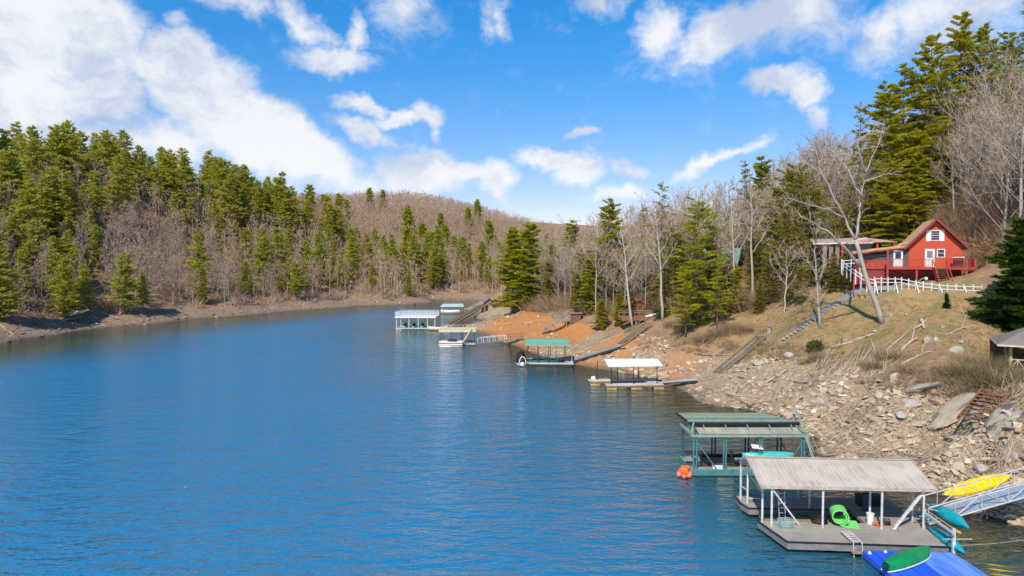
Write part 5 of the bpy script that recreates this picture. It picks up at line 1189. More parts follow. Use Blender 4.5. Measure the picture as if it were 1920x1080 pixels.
b = MB(); b.box(-8.4, -4.85, .3, .4, 0, 1.62); b.build('screen', M['screen'], cb); MB().box(-8.45, -4.9, .18, .28, -.1, .85).build('half_wall', M['red'], cb); MB().box(-8.4, -4.9, .25, .35, -2.1, -.12).build('skirting', M['darkred'], cb)
def door(x, w_, h_, wm, y=0.):
    d_ = MB().box(x-w_/2, x+w_/2, y-.05, y-.004, .02, h_).build('door', M['white'], cb); MB().box(x-w_*.3, x+w_*.3, y-.065, y-.052, h_*.52, h_*.9).build('pane', wm, d_); MB().box(x+w_*.36, x+w_*.42, y-.12, y-.066, h_*.45, h_*.5).build('handle', M['dark'], d_)
grayglass = paint('dull pane', (.22, .22, .16), (.16, .17, .13), rough=.3)
door(-.50, .98, 2.15, grayglass); door(-3.75, 1.0, 1.98, M['glass'])
for (x, z, w_, h_, sh) in ((.62, 1.25, .62, .8, 0), (.0, 3.2, .8, 1.05, 1)):
    fr = MB().box(x-w_/2-.1, x+w_/2+.1, -.06, -.004, z-.1, z+h_+.1).build('window', M['white'], cb); MB().box(x-w_/2, x+w_/2, -.075, -.062, z, z+h_).build('pane', M['glass'], fr)
    bb = MB(); bb.bar((x-w_/2, -.085, z+h_/2), (x+w_/2, -.085, z+h_/2), .03, .05); 
    if sh: bb.bar((x-w_/2, -.085, z+h_*.75), (x+w_/2, -.085, z+h_*.75), .02, .03); bb.bar((x-w_/2, -.085, z+h_*.25), (x+w_/2, -.085, z+h_*.25), .02, .03)
    bb.build('muntin', M['white'], fr)
    if sh:
        for s in (-1, 1): MB().box(x+s*(w_/2+.32)-.2, x+s*(w_/2+.32)+.2, -.05, -.004, z-.15, z+h_+.12).build('shutter', M['white'], cb)
# deck, rails, posts, stairs
MB().slab([(-5.0, -1.6), (3.0, -1.6), (3.9, -1.2), (3.9, 1.8), (2.76, 1.8), (2.76, -.01), (-5.0, -.01)], -.14, 0).build('deck', M['rust'], cb)
b = MB(); b.bar((-5.05, -1.65, -.12), (.0, -1.65, -.12), .05, .26); b.bar((1.1, -1.65, -.12), (3.0, -1.65, -.12), .05, .26); b.bar((3.0, -1.65, -.12), (3.95, -1.2, -.12), .05, .26); b.bar((-8.5, .1, -.1), (-5.0, .1, -.1), .05, .26); b.build('deck_edge', M['red'], cb)
def balus(p, q, n, h=.95):
    b = MB(); p, q = Vector(p), Vector(q); b.bar(p+Vector((0, 0, h)), q+Vector((0, 0, h)), .12, .06); b.bar(p+Vector((0, 0, .1)), q+Vector((0, 0, .1)), .05, .06)
    for i in range(n+1): a = p.lerp(q, i/n); b.bar(a, a+Vector((0, 0, h)), .035, .035)
    return b
balus((-4.95, -1.58, 0), (-.55, -1.58, 0), 30).build('railing', M['red'], cb); balus((1.05, -1.58, 0), (3.0, -1.58, 0), 13).build('railing', M['red'], cb); balus((3.0, -1.58, 0), (3.85, -1.15, 0), 6).build('railing', M['red'], cb); balus((3.85, -1.15, 0), (3.85, 1.7, 0), 16).build('railing', M['red'], cb)
for (x, y, z) in ((-5.0, -1.55, 2.0), (-2.0, -1.5, -.14), (.0, -1.5, -.14), (3.8, -1.1, 1.0), (-8.4, .2, 1.5), (-5.0, -1.0, -.14), (2.9, -1.5, 1.0)): MB().box(x-.1, x+.1, y-.1, y+.1, -3.2, z).build('post', M['red'], cb)
st = MB()
for x in (-.4, .85): st.bar((x, -1.7, -.05), (x+.35, -3.7, -2.4), .07, .3)
s_ = st.build('stair_stringers', M['red'], cb); b = MB()
for k in range(10): t = (k+.5)/10; b.bar((-.38+.35*t, -1.7-2*t, -.05-2.35*t), (.83+.35*t, -1.7-2*t, -.05-2.35*t), .24, .05)
b.build('stair_treads', M['rust'], cb); b = MB()
for x in (-.45, .9): b.bar((x, -1.7, .9), (x+.35, -3.7, -1.35), .08, .08); b.bar((x, -1.68, 0), (x, -1.68, .95), .08, .08); b.bar((x+.35, -3.7, -2.4), (x+.35, -3.7, -1.35), .1, .1)
b.build('stair_rail', M['red'], cb)
MB().box(-4.9, 2.6, .6, .7, -2.6, -.14).build('basement_wall', M['darkred'], cb); MB().box(-2.6, 2.6, 1.0, 7.8, -2.6, -.2).build('foundation', M['dark'], cb)
gr = empty('grill', tuple(cb.matrix_basis @ Vector((2.15, -1.0, 0))), R(-23), 'black covered grill with white top on the right end of the cabin deck', 'grill'); MB().box(-.45, .45, -.25, .25, .1, .9).build('cabinet', M['black'], gr, bevel=.04); MB().box(-.6, .6, -.3, .3, 1.12, 1.2).build('top', M['white'], gr); MB().slab([(-.45, -.25), (.45, -.25), (.45, .25), (-.45, .25)], .91, 1.1).build('hood', M['dark'], gr, bevel=.06)
lm = empty('garden_light', tuple(cb.matrix_basis @ Vector((-1.35, -2.6, -2.4))), 0, 'white globe lamp on a bent brown post below the cabin deck', 'lamp'); MB().tube([(-.9, 0, 0), (-.75, 0, .75), (-.2, 0, 1.15), (.1, 0, 1.15)], .07, 6).build('post', M['woodg'], lm)
b = MB(); rg = [[(.18+.2*math.sin(i*math.pi/8)*math.cos(k*math.pi/6), .2*math.sin(i*math.pi/8)*math.sin(k*math.pi/6), 1.1+.22*math.cos(i*math.pi/8)) for k in range(12)] for i in range(9)]
b.add([v for r in rg for v in r], [(i*12+k, i*12+(k+1) % 12, (i+1)*12+(k+1) % 12, (i+1)*12+k) for i in range(8) for k in range(12)]); b.build('globe', M['white'], lm, smooth=True)

# carport left of the cabin
g = GP(1582, 500, 86); cp_ = empty('carport', (g[0], 86, g[2]), R(-8), 'open carport with faded pinkish roof and red posts left of the cabin', 'carport')
r = MB(); r.sheet((-3.8, -.3, 2.9), (-.2, -.6, 3.0), (3.0, 1.2, 3.6), (-2.6, 5.5, 3.5), -.1); r.sheet((-.2, -.6, 3.01), (6.2, -.2, 3.05), (6.2, 4.8, 3.35), (3.0, 1.2, 3.61), -.08); r.build('roof', M['pinkroof'], cp_)
b = MB(); b.bar((-3.8, -.35, 2.86), (-.2, -.65, 2.95), .05, .14); b.bar((-.2, -.65, 2.95), (2.8, .5, 3.6), .05, .16); b.bar((.2, -.6, 2.93), (3.2, -.55, 2.97), .05, .12); b.build('roof_trim', M['white'], cp_)
MB().add([(.1, -.5, 2.97), (2.9, -.4, 2.99), (2.7, .3, 3.55)], [(0, 1, 2)]).build('gable_fill', M['redv'], cp_)
for x, y in ((-.35, -.4), (3.9, 0), (5.9, 0)): MB().box(x-.12, x+.12, y-.12, y+.12, -.6, 3.1).build('post', M['red'], cp_)
for k in range(3): MB().box(-2.6+k*.75, -2.1+k*.75, 0-.2, -.1, -.2, 2.8).build('panel', paint('tan boards', (.27, .19, .14), (.20, .14, .10), rough=.8), cp_)
MB().box(-2.7, 5.8, 3.6, 3.8, -.3, 2.9).build('back_wall', M['dark'], cp_); MB().box(-.3, 5.9, -.2, 3.6, -.3, -.05).build('floor', M['woodg'], cp_)
mc = empty('parked_vehicle', tuple(cp_.matrix_basis @ Vector((1.5, 1.2, -.05))), R(-8), 'dark small vehicle with pale front parked inside the carport', 'vehicle')
MB().slab([(-1.4, -.6), (1.3, -.6), (1.4, .6), (-1.4, .6)], .35, .95).build('body', M['dark'], mc, bevel=.12); MB().slab([(-.9, -.55), (.5, -.55), (.4, .55), (-.8, .55)], .96, 1.55).build('cab', M['navy'], mc, bevel=.1)
for x in (-.9, .9): MB().tube([(x, -.68, .33), (x, -.5, .33)], .33, 12).build('wheel', M['black'], mc)
MB().box(1.31, 1.42, -.5, .5, .5, .8).build('grille', M['white'], mc)
# white fence along the drive below the cabin, white stair rail on the left
def fence(name, pts, n, label, h=1.05, hs=(.15, .5, .9), brace=True, mat=None):
    P = [Vector(p) for p in pts]; o = empty(name, tuple(P[0]), 0, label, 'fence'); L = [0]
    for i in range(len(P)-1): L.append(L[-1]+(P[i+1]-P[i]).length)
    def at(s):
        for i in range(len(P)-1):
            if s <= L[i+1]+1e-6: return P[i].lerp(P[i+1], (s-L[i])/(L[i+1]-L[i]))
    pr = None; rl = MB()
    for i in range(n+1):
        a = at(L[-1]*i/n)-P[0]; lean = Vector((rng.uniform(-.06, .06), rng.uniform(-.05, .05), 0))
        MB().bar(a-Vector((0, 0, .7)), a+Vector((0, 0, h+.08))+lean, .10, .10).build('fence_post', mat or M['white'], o)
        if brace and i % 3 == 0: MB().bar(a+Vector((0, -.06, h*.75)), a+Vector((rng.uniform(-.5, .1), -1.1, -.75)), .09, .09).build('brace', M['white'], o)
        if pr is not None:
            for z in hs[1:]: rl.bar(pr+Vector((0, 0, z)), a+Vector((0, 0, z)), .04, .085)
        pr = a
    rl.build('rails', mat or M['white'], o); return o
fence('white_fence', [GP(1640, 537, 80), GP(1689, 538, 77.5), GP(1721, 545, 76), GP(1769, 551, 74.5), GP(1840, 554, 72.3)], 14, 'long white board fence along the terrace below the red cabin')
fence('white_fence', [GP(1578, 503, 84), GP(1611, 500, 83), GP(1612, 506, 82)], 3, 'short white fence panel beside the carport', brace=False)
o = fence('white_fence', [GP(1580, 505, 83), GP(1600, 520, 81), GP(1622, 535, 79.5), GP(1640, 540, 79)], 6, 'white zigzag railing going down left of the leaning tree', brace=False)
dr = empty('terrace', tuple(GP(1700, 530, 80)), 0, 'grey terrace edge behind the long white fence', 'terrace')
P = [Vector(GP(*a))-Vector(dr.location) for a in ((1640, 538, 80.2), (1689, 539, 77.9), (1721, 546, 76.4), (1769, 552, 74.9), (1840, 555, 72.7))]
b = MB()
for i in range(4): b.bar(P[i]+Vector((0, .3, -.1)), P[i+1]+Vector((0, .3, -.1)), .5, .5)
b.build('curb', M['concrete'], dr)

# gazebo at the right edge
g = GZ(1893, 58.6, 6.1); gb = empty('gazebo', (g[0], 58.6, 6.1), R(-30), 'small open gazebo with grey roof and cream yellow posts at the right edge', 'gazebo')
MB().box(-.1, 4.3, -.1, 4.2, -.35, 0).build('floor', M['woodg'], gb)
for x, y in ((.05, .05), (4.1, .05), (.05, 4.0), (4.1, 4.0)): MB().box(x-.1, x+.1, y-.1, y+.1, 0, 2.35).build('post', M['shadeyellow'], gb); MB().box(x-.1, x+.1, y-.1, y+.1, -3, -.36).build('leg', M['shadeyellow'], gb)
r = MB(); A_, B2, C_, D_, E_ = (-.95, -.9, 2.3), (5.1, -.9, 2.3), (5.1, 5.0, 2.3), (-.95, 5.0, 2.3), (2.1, 2.05, 4.0)
r.add([A_, B2, C_, D_, E_, *[(p[0], p[1], p[2]-.12) for p in (A_, B2, C_, D_)]], [(0, 1, 4), (1, 2, 4), (2, 3, 4), (3, 0, 4), (0, 5, 6, 1), (1, 6, 7, 2), (2, 7, 8, 3), (3, 8, 5, 0), (5, 8, 7, 6)]); rf = r.build('roof', M['shingleg'], gb)
b = MB(); skirt(b, [(-.98, -.93), (5.13, -.93), (5.13, 5.03), (-.98, 5.03)], 2.14, 2.28, .05); b.build('roof_trim', M['cream'], rf)
b = MB()
for p, q in (((.05, .05), (4.1, .05)), ((.05, .05), (.05, 4.0))):
    for h_ in (.15, .95): b.bar((*p, h_), (*q, h_), .06, .09)
    for k in range(4):
        u0 = [p[j]+(q[j]-p[j])*k/4 for j in (0, 1)]; u1 = [p[j]+(q[j]-p[j])*(k+1)/4 for j in (0, 1)]; um = [(u0[j]+u1[j])/2 for j in (0, 1)]
        b.bar((*u0, .18), (*um, .92), .05, .06); b.bar((*um, .92), (*u1, .18), .05, .06); b.bar((*um, .18), (*um, .92), .05, .06)
b.build('railing', M['cream'], gb)
# rusty steps on the bare rock
stairs('fallen_steps', above(1868, 752, .8), above(1822, 806, .65), 1.9, 9, (M['rust'], M['rust']), 'rust brown wooden steps lying on the bare rock at the lower right')

# ------------------------------------------------------------------ rocks, driftwood, brush
rockM, t, out = new_mat('boulder stone'); co = coords(t); oi = t.n('ShaderNodeObjectInfo').outputs['Random']; n1 = t.noise(co, 1.3, 6, .65); st_ = t.noise(t.scalevec(co, (.7, .7, 5)), 1.2, 4, .6)
base = t.mix(t.ramp(n1, .35, .65), (.42, .35, .27), (.27, .21, .15)); base = t.mix(t.ramp(st_, .5, .62, 0, .6), base, (.17, .13, .10)); base = t.mix(t.math('MULTIPLY', oi, .55), base, (.52, .46, .38))
principled(t, out, base, .9, 0, n1, .6, .1)
ledgeM, t, out = new_mat('streaked bedrock'); co = coords(t); n1 = t.noise(t.scalevec(co, (.4, 1.6, 1.6)), .9, 5, .6); n2 = t.noise(co, 3, 5, .65)
base = t.mix(t.ramp(n2, .35, .65), (.40, .33, .24), (.31, .25, .175)); base = t.mix(t.ramp(n1, .49, .55, 0, .92), base, (.085, .075, .085)); principled(t, out, base, .85, 0, n2, .5, .08)
def rock_mesh(seed, sx, sy, sz, mat, res=2, flat=.6):
    import bmesh
    r = np.random.RandomState(seed); bm = bmesh.new(); bmesh.ops.create_icosphere(bm, subdivisions=res, radius=1)
    pl = [r.normal(size=3) for _ in range(7)]; pl = [p/np.linalg.norm(p) for p in pl]; off = r.uniform(.45, .85, 7)
    for v in bm.verts:
        c = np.array(v.co)
        for p, o_ in zip(pl, off):
            dd = c@p-o_
            if dd > 0: c = c-p*dd
        c = c*(1+(.0 if res < 4 else 1)*(.30*float(fbm(np.array([c[0]*2.2+seed]), np.array([c[1]*2.2+c[2]*3]), seed, 4)[0])))+r.normal(size=3)*(.02 if res < 4 else .004); v.co = (c[0]*sx, c[1]*sy, max(-.5, c[2])*sz)
    me = bpy.data.meshes.new('rock'); bm.to_mesh(me); bm.free(); me.materials.append(mat); return me
RK = [rock_mesh(i, 1, .8, .55, rockM) for i in range(8)]
def boulder(px_, py_, w, label, group=None, flat=.5, rz=None, mesh=None):
    p = hit(px_, py_); o = link('boulder', mesh or rng.choice(RK), None, (p[0], p[1], p[2]), (rng.uniform(-.2, .2), rng.uniform(-.2, .2), rng.uniform(0, 6.28) if rz is None else rz)); k = w/1.6
    o.scale = (k, k*rng.uniform(.7, 1), k*flat*2); return tag(o, label, 'rock', group)
for (x, y, w, lb, fl) in ((1538, 757, 1.1, 'tan boulder alone on the stony bank above the green dock', .6), (1560, 742, .9, 'white-topped rock just right of the tan boulder above the green dock', .5), (1712, 757, 1.6, 'smooth tan boulder in the middle of the stony bank', .4), (1800, 768, 1.5, 'large pale flat rock at the foot of the rust brown steps', .2),
    (1790, 822, 1.9, 'widest cream slab by the foot of the rust brown steps', .15), (1700, 865, 2.6, 'long tilted slab right behind the dock roof', .15), (1760, 860, .8, 'small round rock on the mud behind the dock roof', .6), (1800, 878, 1.0, 'round tan boulder above the yellow kayak', .6), (1835, 880, 1.6, 'grey flat boulder above the yellow kayak', .45),
    (1900, 858, .9, 'tan rock at the right edge above the ramp', .6), (1878, 600, .9, 'pale rock half hidden by the spruce', .5), (1795, 662, 1.2, 'blue grey boulder on the leaf-covered slope left of the gazebo', .7), (1803, 645, .7, 'small lavender grey rock above the blue grey boulder', .8), (1738, 641, 1.3, 'grey rounded rock on the brown slope left of the gazebo', .6), (1757, 640, .8, 'slim grey rock beside the grey rounded rock', .8),
    (1668, 592, .9, 'white stone at the foot of the leaning tree', .5), (1700, 592, .7, 'pale flat stone in the grass right of the leaning tree', .4), (1640, 622, .8, 'pale stone below the foot of the leaning tree', .5), (1585, 640, .9, 'white stones by the fallen trunk left of the leaning tree', .4), (1610, 636, .8, 'flat pale stone beside the fallen trunk', .4),
    (1480, 668, 1.4, 'grey stone pile below the small landing', .5), (1425, 683, 1.8, 'long grey ledge stone beside the long tan stairs', .3), (1680, 712, 1.3, 'dark creviced boulder at the top of the stony bank', .6), (1650, 745, 1.2, 'grey tan ledge rock in the upper stony bank', .35), (1752, 790, 1.3, 'pale slab in the lower stony bank', .2), (1720, 800, 1.0, 'white slab near the mud flat', .2), (1690, 782, 1.1, 'white angular slab in the middle of the stony bank', .3), (1672, 790, .8, 'small white slab in the middle of the stony bank', .3)):
    boulder(x, y, w, lb, flat=fl)
OUT = [rock_mesh(40+i, 1, 1, 1, ledgeM, 4) for i in range(4)]
for i, (a, q, w, h, lb) in enumerate((((1752, 795), (1838, 735), 2.2, .8, 'smooth tan bedrock hump with dark streaks left of the rust brown steps'), ((1805, 800), (1845, 752), 1.1, .6, 'dark streaked bedrock strip beside the rust brown steps'),
    ((1868, 830), (1935, 760), 2.6, 1.1, 'black streaked bedrock slope at the lower right edge'), ((1690, 740), (1760, 722), 1.6, .6, 'low grey tan bedrock ledge at the top of the stony bank'))):
    p, q = Vector(hit(*a)), Vector(hit(*q) if q[0] < 1925 else hit(1924, q[1])); o = link('rock_outcrop', OUT[i]); along(o, p, q); L = (q-p).length; o.scale = (L*.62, w*.75, h*.7); tag(o, lb, 'rock')
p = Vector(hit(128, 600)); 
for k, (dx, dz_, s, lb) in enumerate(((0, .2, 2.6, 'lower dark overhanging rock ledge at the water on the left bank'), (1.2, 1.4, 2.3, 'middle dark slab of the rock ledge on the left bank'), (-.5, 2.6, 2.0, 'topmost brown slab of the rock ledge on the left bank'))):
    o = link('rock_ledge', OUT[k % 3], None, (p.x+dx, p.y+.6*k, p.z+dz_), (.1, -.22, .3)); o.scale = (s*1.3, s*.8, .55); tag(o, lb, 'rock')
o = empty('blue_boat', tuple(above(3, 592, .1)), R(20), 'small blue boat pulled up in the brush at the left edge', 'boat'); hull(3.4, 1.3, .7, None, '', deck=False).build('hull', paint('pale blue hull', (.25, .36, .50), rough=.4), o, smooth=True); MB().box(-.6, -.3, -.5, .5, .4, .46).build('seat', M['woodg'], o)

# rubble: thousands of angular stones, uncountable
def rubble(name, n, region, label, seed, size=(.07, .42), mat=None, hlim=.4):
    r = np.random.RandomState(seed); P = region(r, n); n = len(P); base = np.array([(-1,-1,-1),(1,-1,-1),(1,1,-1),(-1,1,-1),(-1,-1,1),(1,-1,1),(1,1,1),(-1,1,1)], float)
    V = np.repeat(base[None], n, 0)*(1+r.uniform(-.35, .25, (n, 8, 3))); s = size[0]+(size[1]-size[0])*r.uniform(0, 1, n)**4.2
    V *= np.stack([s*r.uniform(.7, 1.5, n), s*r.uniform(.5, 1.1, n), s*r.uniform(.15, .42, n)], -1)[:, None]; a = r.uniform(0, 6.28, n); tl = r.normal(0, .22, (n, 2))
    c, s_ = np.cos(a)[:, None], np.sin(a)[:, None]; X_, Y_ = V[..., 0]*c-V[..., 1]*s_, V[..., 0]*s_+V[..., 1]*c; Z_ = V[..., 2]+X_*tl[:, :1]+Y_*tl[:, 1:]
    V = np.stack([X_+P[:, None, 0], Y_+P[:, None, 1], Z_+P[:, None, 2]+s[:, None]*.0], -1).reshape(-1, 3)
    q = np.array([(0,3,2,1),(4,5,6,7),(0,1,5,4),(1,2,6,5),(2,3,7,6),(3,0,4,7)]); F_ = (np.arange(n)[:, None, None]*8+q[None]).reshape(-1, 4)
    me = quads_mesh(name, V[:, 0], V[:, 1], V[:, 2], F_, mat); me.polygons.foreach_set('use_smooth', np.zeros(len(F_), bool)); me.validate(); o = link(name, me); return tag(o, label, 'stones', kind='stuff')
rubM, t, out = new_mat('loose stones'); ri = t.n('ShaderNodeNewGeometry').outputs['Random Per Island']; vr = t.n('ShaderNodeValToRGB'); t.put(vr.inputs[0], ri)
e = vr.color_ramp.elements; e[0].color = (.27, .175, .10, 1); e[1].color = (.72, .60, .45, 1); e[1].position = .97
for ps, c_ in ((.3, (.42, .30, .185)), (.6, (.53, .405, .265)), (.85, (.61, .48, .33))): x_ = e.new(ps); x_.color = (*c_, 1)
principled(t, out, t.mix(t.ramp(t.noise(coords(t), 6, 4, .6), .4, .65, 0, .4), vr.outputs[0], (.22, .17, .12)), .9)
def reg_right(r, n):
    # even over the picture of the bank, so denser where it is near
    px_ = r.uniform(1180, 2180, n); py_ = r.uniform(640, 1080, n); P = hits(px_, py_); P = P[~np.isnan(P[:, 0])]
    vlx = veg_line(P[:, 0], P[:, 1]); k = (P[:, 2] > .02) & (P[:, 2] < vlx+.4+1.2*fbm(P[:, 0]/3, P[:, 1]/3, 71, 2)) & (P[:, 0] > 0) & (r.uniform(0, 1, len(P)) < .5+2.6*fbm(P[:, 0]/2.5, P[:, 1]/2.5, 88, 3)); return P[k]
rubble('rubble', 50000, reg_right, 'loose broken tan stones covering the bare right bank', 1, (.03, .34), rubM)
def reg_mid(r, n):
    px_ = r.uniform(860, 1250, n); py_ = r.uniform(575, 735, n); P = hits(px_, py_); P = P[~np.isnan(P[:, 0])]
    return P[(P[:, 2] > .02) & (P[:, 2] < 4.2) & (fbm(P[:, 0]/6, P[:, 1]/6, 99, 3) > .0)]
rubble('rubble', 5000, reg_mid, 'scattered stones on the orange bank', 2, (.07, .4), rubM)
def reg_left(r, n):
    px_ = r.uniform(0, 900, n); py_ = r.uniform(552, 650, n); P = hits(px_, py_); P = P[~np.isnan(P[:, 0])]
    return P[(P[:, 2] > .02) & (P[:, 2] < veg_line(P[:, 0], P[:, 1])+.5)]
rubL = rubM.copy(); nd = [n for n in rubL.node_tree.nodes if n.type == 'VALTORGB'][0]
for e_ in nd.color_ramp.elements: e_.color = (e_.color[0]*.62, e_.color[1]*.56, e_.color[2]*.56, 1)
rubble('rubble', 5000, reg_left, 'loose brown stones along the bare left shore', 3, (.07, .5), rubL)

# driftwood
logM = barkmat('driftwood', (.50, .40, .29), (.35, .26, .175), (.52, .41, .28))
def log(a, q, r_, label, br=3):
    p, q = Vector(hit(*a))+Vector((0, 0, r_*.8)), Vector(hit(*q))+Vector((0, 0, r_*.8)); o = empty('driftwood_log', tuple(p), 0, label, 'log'); d = q-p; rr = random.Random(int(a[0])); b = MB(); pts = [d*(i/5)+(rv(rr, .12) if 0 < i < 5 else Vector()) for i in range(6)]
    b.tube(pts, [r_*(1-.11*i) for i in range(6)], 7); b.build('stem', logM, o, smooth=True)
    for k in range(br):
        s = pts[rr.randint(1, 4)]; e_ = s+rv(rr, 1.1)+d.normalized()*.7+Vector((0, 0, .5)); MB().tube([s, s.lerp(e_, .5)+rv(rr, .1), e_], [r_*.4, r_*.3, .01], 5).build('branch', logM, o)
for a, q, r_, lb in (((1600, 706), (1702, 628), .16, 'long grey fallen trunk slanting up the right slope'), ((1690, 660), (1722, 634), .14, 'short pale fallen trunk beside the long grey one'), ((1560, 656), (1640, 628), .20, 'weathered fallen trunk below the stone at the leaning tree'), ((1690, 686), (1752, 658), .10, 'thin dark fallen trunk lying across the leaf slope'),
    ((1488, 720), (1600, 712), .12, 'long thin driftwood log along the top of the stony bank'), ((1520, 708), (1625, 690), .14, 'grey driftwood log in front of the tangled branches'), ((1434, 722), (1476, 695), .12, 'tan driftwood log lying up the bank right of the long stairs'), ((1360, 738), (1392, 748), .16, 'pale driftwood log at the water edge below the long stairs'),
    ((1364, 742), (1480, 756), .08, 'thin driftwood pole along the waterline'), ((1400, 764), (1520, 734), .08, 'thin driftwood pole slanting across the lower stony bank'), ((1765, 618), (1840, 592), .10, 'thin fallen pole on the brown slope near the spruce'), ((1772, 630), (1825, 612), .08, 'lower thin fallen pole near the spruce'), ((1728, 602), (1733, 618), .22, 'upright weathered stump in the grass below the fence'),
    ((1800, 972), (1915, 985), .12, 'driftwood log at the water edge below the ramp'), ((1738, 890), (1775, 880), .08, 'short stick log on the mud behind the dock roof'), ((1300, 665), (1370, 668), .12, 'grey log on the bank left of the long stairs'), ((1310, 660), (1335, 640), .10, 'slanting dead trunk left of the long stairs'), ((1240, 655), (1310, 650), .09, 'thin log on the middle bank'),
    ((1125, 646), (1170, 625), .1, 'log on the bank beside the blue tarp'), ((188, 586), (225, 600), .2, 'dark fallen log on the left shore'), ((0, 612), (25, 630), .12, 'pale driftwood log at the left edge'), ((180, 608), (205, 614), .12, 'pale driftwood stick on the left shore')):
    log(a, q, r_, lb)
# sticks and brush
def tw_clump(r, c, rad, hgt, n, w, up=1.):
    a = r.uniform(0, 6.28, n); q = r.uniform(0, 1, n)**.7*rad*.6; base = np.stack([c[0]+np.cos(a)*q, c[1]+np.sin(a)*q, np.full(n, c[2]-.1)], -1)
    d = np.stack([np.cos(a)*r.uniform(.1, .9, n), np.sin(a)*r.uniform(.1, .9, n), r.uniform(.4, 1.1, n)*up], -1)+r.normal(0, .25, (n, 3)); d /= np.linalg.norm(d, axis=1)[:, None]
    l = hgt*r.uniform(.4, 1.1, n)[:, None]; b_ = base+d*l*r.uniform(0, .5, n)[:, None]; e_ = b_+d*l*.7+r.normal(0, .12, (n, 3))*hgt*.5
    s = np.cross(d, r.normal(size=(n, 3))); s /= np.linalg.norm(s, axis=1)[:, None]+1e-6; s *= w
    return np.stack([b_-s, b_+s, e_], 1)
def brush(name, centres, hr, n, w, mat, label, seed, cat='brush', kind='stuff', rad=1.2):
    r = np.random.RandomState(seed); V = []
    for c in centres: h = r.uniform(*hr); V.append(tw_clump(r, c, rad*h*.7, h, n, w))
    o = link(name, tris_mesh(name, np.concatenate(V), mat)); return tag(o, label, cat, kind=kind)
r = np.random.RandomState(12)
px_, py_ = r.uniform(1180, 1925, 9000), r.uniform(560, 800, 9000); P = hits(px_, py_); P = P[~np.isnan(P[:, 0])]; vl_ = veg_line(P[:, 0], P[:, 1]); band = (P[:, 2] > vl_-.3) & (P[:, 2] < vl_+1.6) & (fbm(P[:, 0]/4, P[:, 1]/4, 55, 2) > -.02)
P1 = P[band][:380]; brush('undergrowth', P1, (.3, 1.0), 70, .022, brushM, 'brown leafless brush along the top of the right bank', 1, rad=1.4)
P2 = P[(P[:, 2] > vl_+.7) & (px_[:len(P)] > 0)][:3200]; pj = proj(P2[:, 0], P2[:, 1], P2[:, 2]); P2 = P2[(P2[:, 1] > 45)]; brush('dry_grass', P2, (.25, .55), 26, .018, barkmat('straw', (.42, .30, .13), (.30, .22, .10), (.36, .30, .12)), 'dry straw-coloured grass and weeds on the right slope', 2, 'grass')
# big olive shrubs left of the gazebo and others
for i, (x, y, h, m, lb) in enumerate(((1842, 690, 2.6, brushO, 'olive brown leafless shrub left of the gazebo, the tallest there'), (1808, 700, 1.9, brushO, 'olive brown shrub below the blue grey boulder'), (1868, 715, 2.4, brushO, 'olive brown shrub above the rust brown steps'), (1890, 705, 2.2, brushO, 'olive brown shrub under the gazebo floor'), (1840, 725, 1.7, brushO, 'low olive shrub at the top of the bedrock hump'),
    (1670, 670, 1.6, brushM, 'grey brown shrub beside the long grey fallen trunk'), (1640, 690, 1.5, brushM, 'brown shrub at the lower end of the long grey fallen trunk'), (1540, 672, 1.5, brushM, 'brown shrub right of the small landing'), (1350, 628, 2.2, brushM, 'pinkish brown bush left of the small landing'), (1375, 620, 2.4, brushM, 'taller pinkish brown bush left of the small landing'), (1400, 622, 1.8, brushM, 'pinkish brown bush nearest to the small landing'), (1320, 640, 2.0, brushM, 'brown bush above the log left of the long stairs'), (1285, 620, 2.2, brushM, 'brown bush right of the brown deck'), (1262, 612, 1.8, brushM, 'pink brown bush beside the brown deck'))):
    c = hit(x, y); rr = np.random.RandomState(i); o = empty('shrub', tuple(c), 0, lb, 'shrub'); link('branches', tris_mesh('branches', np.concatenate([tw_clump(rr, (0, 0, 0), h*1.1, h*.75, 900, .014), tw_clump(rr, (0, 0, 0), h*1.3, h*.6, 700, .014, .4)]), m), o)
for i, (x, y, h, lb) in enumerate(((1528, 660, 1.2, 'small green shrub below the stone steps'), (930, 577, 2.2, 'round olive evergreen shrub beside the hut'), (1240, 598, 2.0, 'green shrub right of the rust red shed'), (1315, 612, 2.2, 'low green shrub under the tall bright pine'), (1100, 590, 2.6, 'olive evergreen shrub behind the landing shed'))):
    c = hit(x, y); rr = np.random.RandomState(50+i); n = 900; u = rr.normal(size=(n, 3)); u /= np.linalg.norm(u, axis=1)[:, None]; q = u*np.array([h*.7, h*.7, h*.55])*(.6+.45*rr.uniform(size=(n, 1)))+np.array([0, 0, h*.5]); s = rr.normal(size=(n, 3))*.10; e_ = rr.normal(size=(n, 3))*.14
    o = empty('evergreen_shrub', tuple(c), 0, lb, 'shrub'); link('foliage', tris_mesh('foliage', np.stack([q-s, q+s, q+e_], 1), shrubL), o)
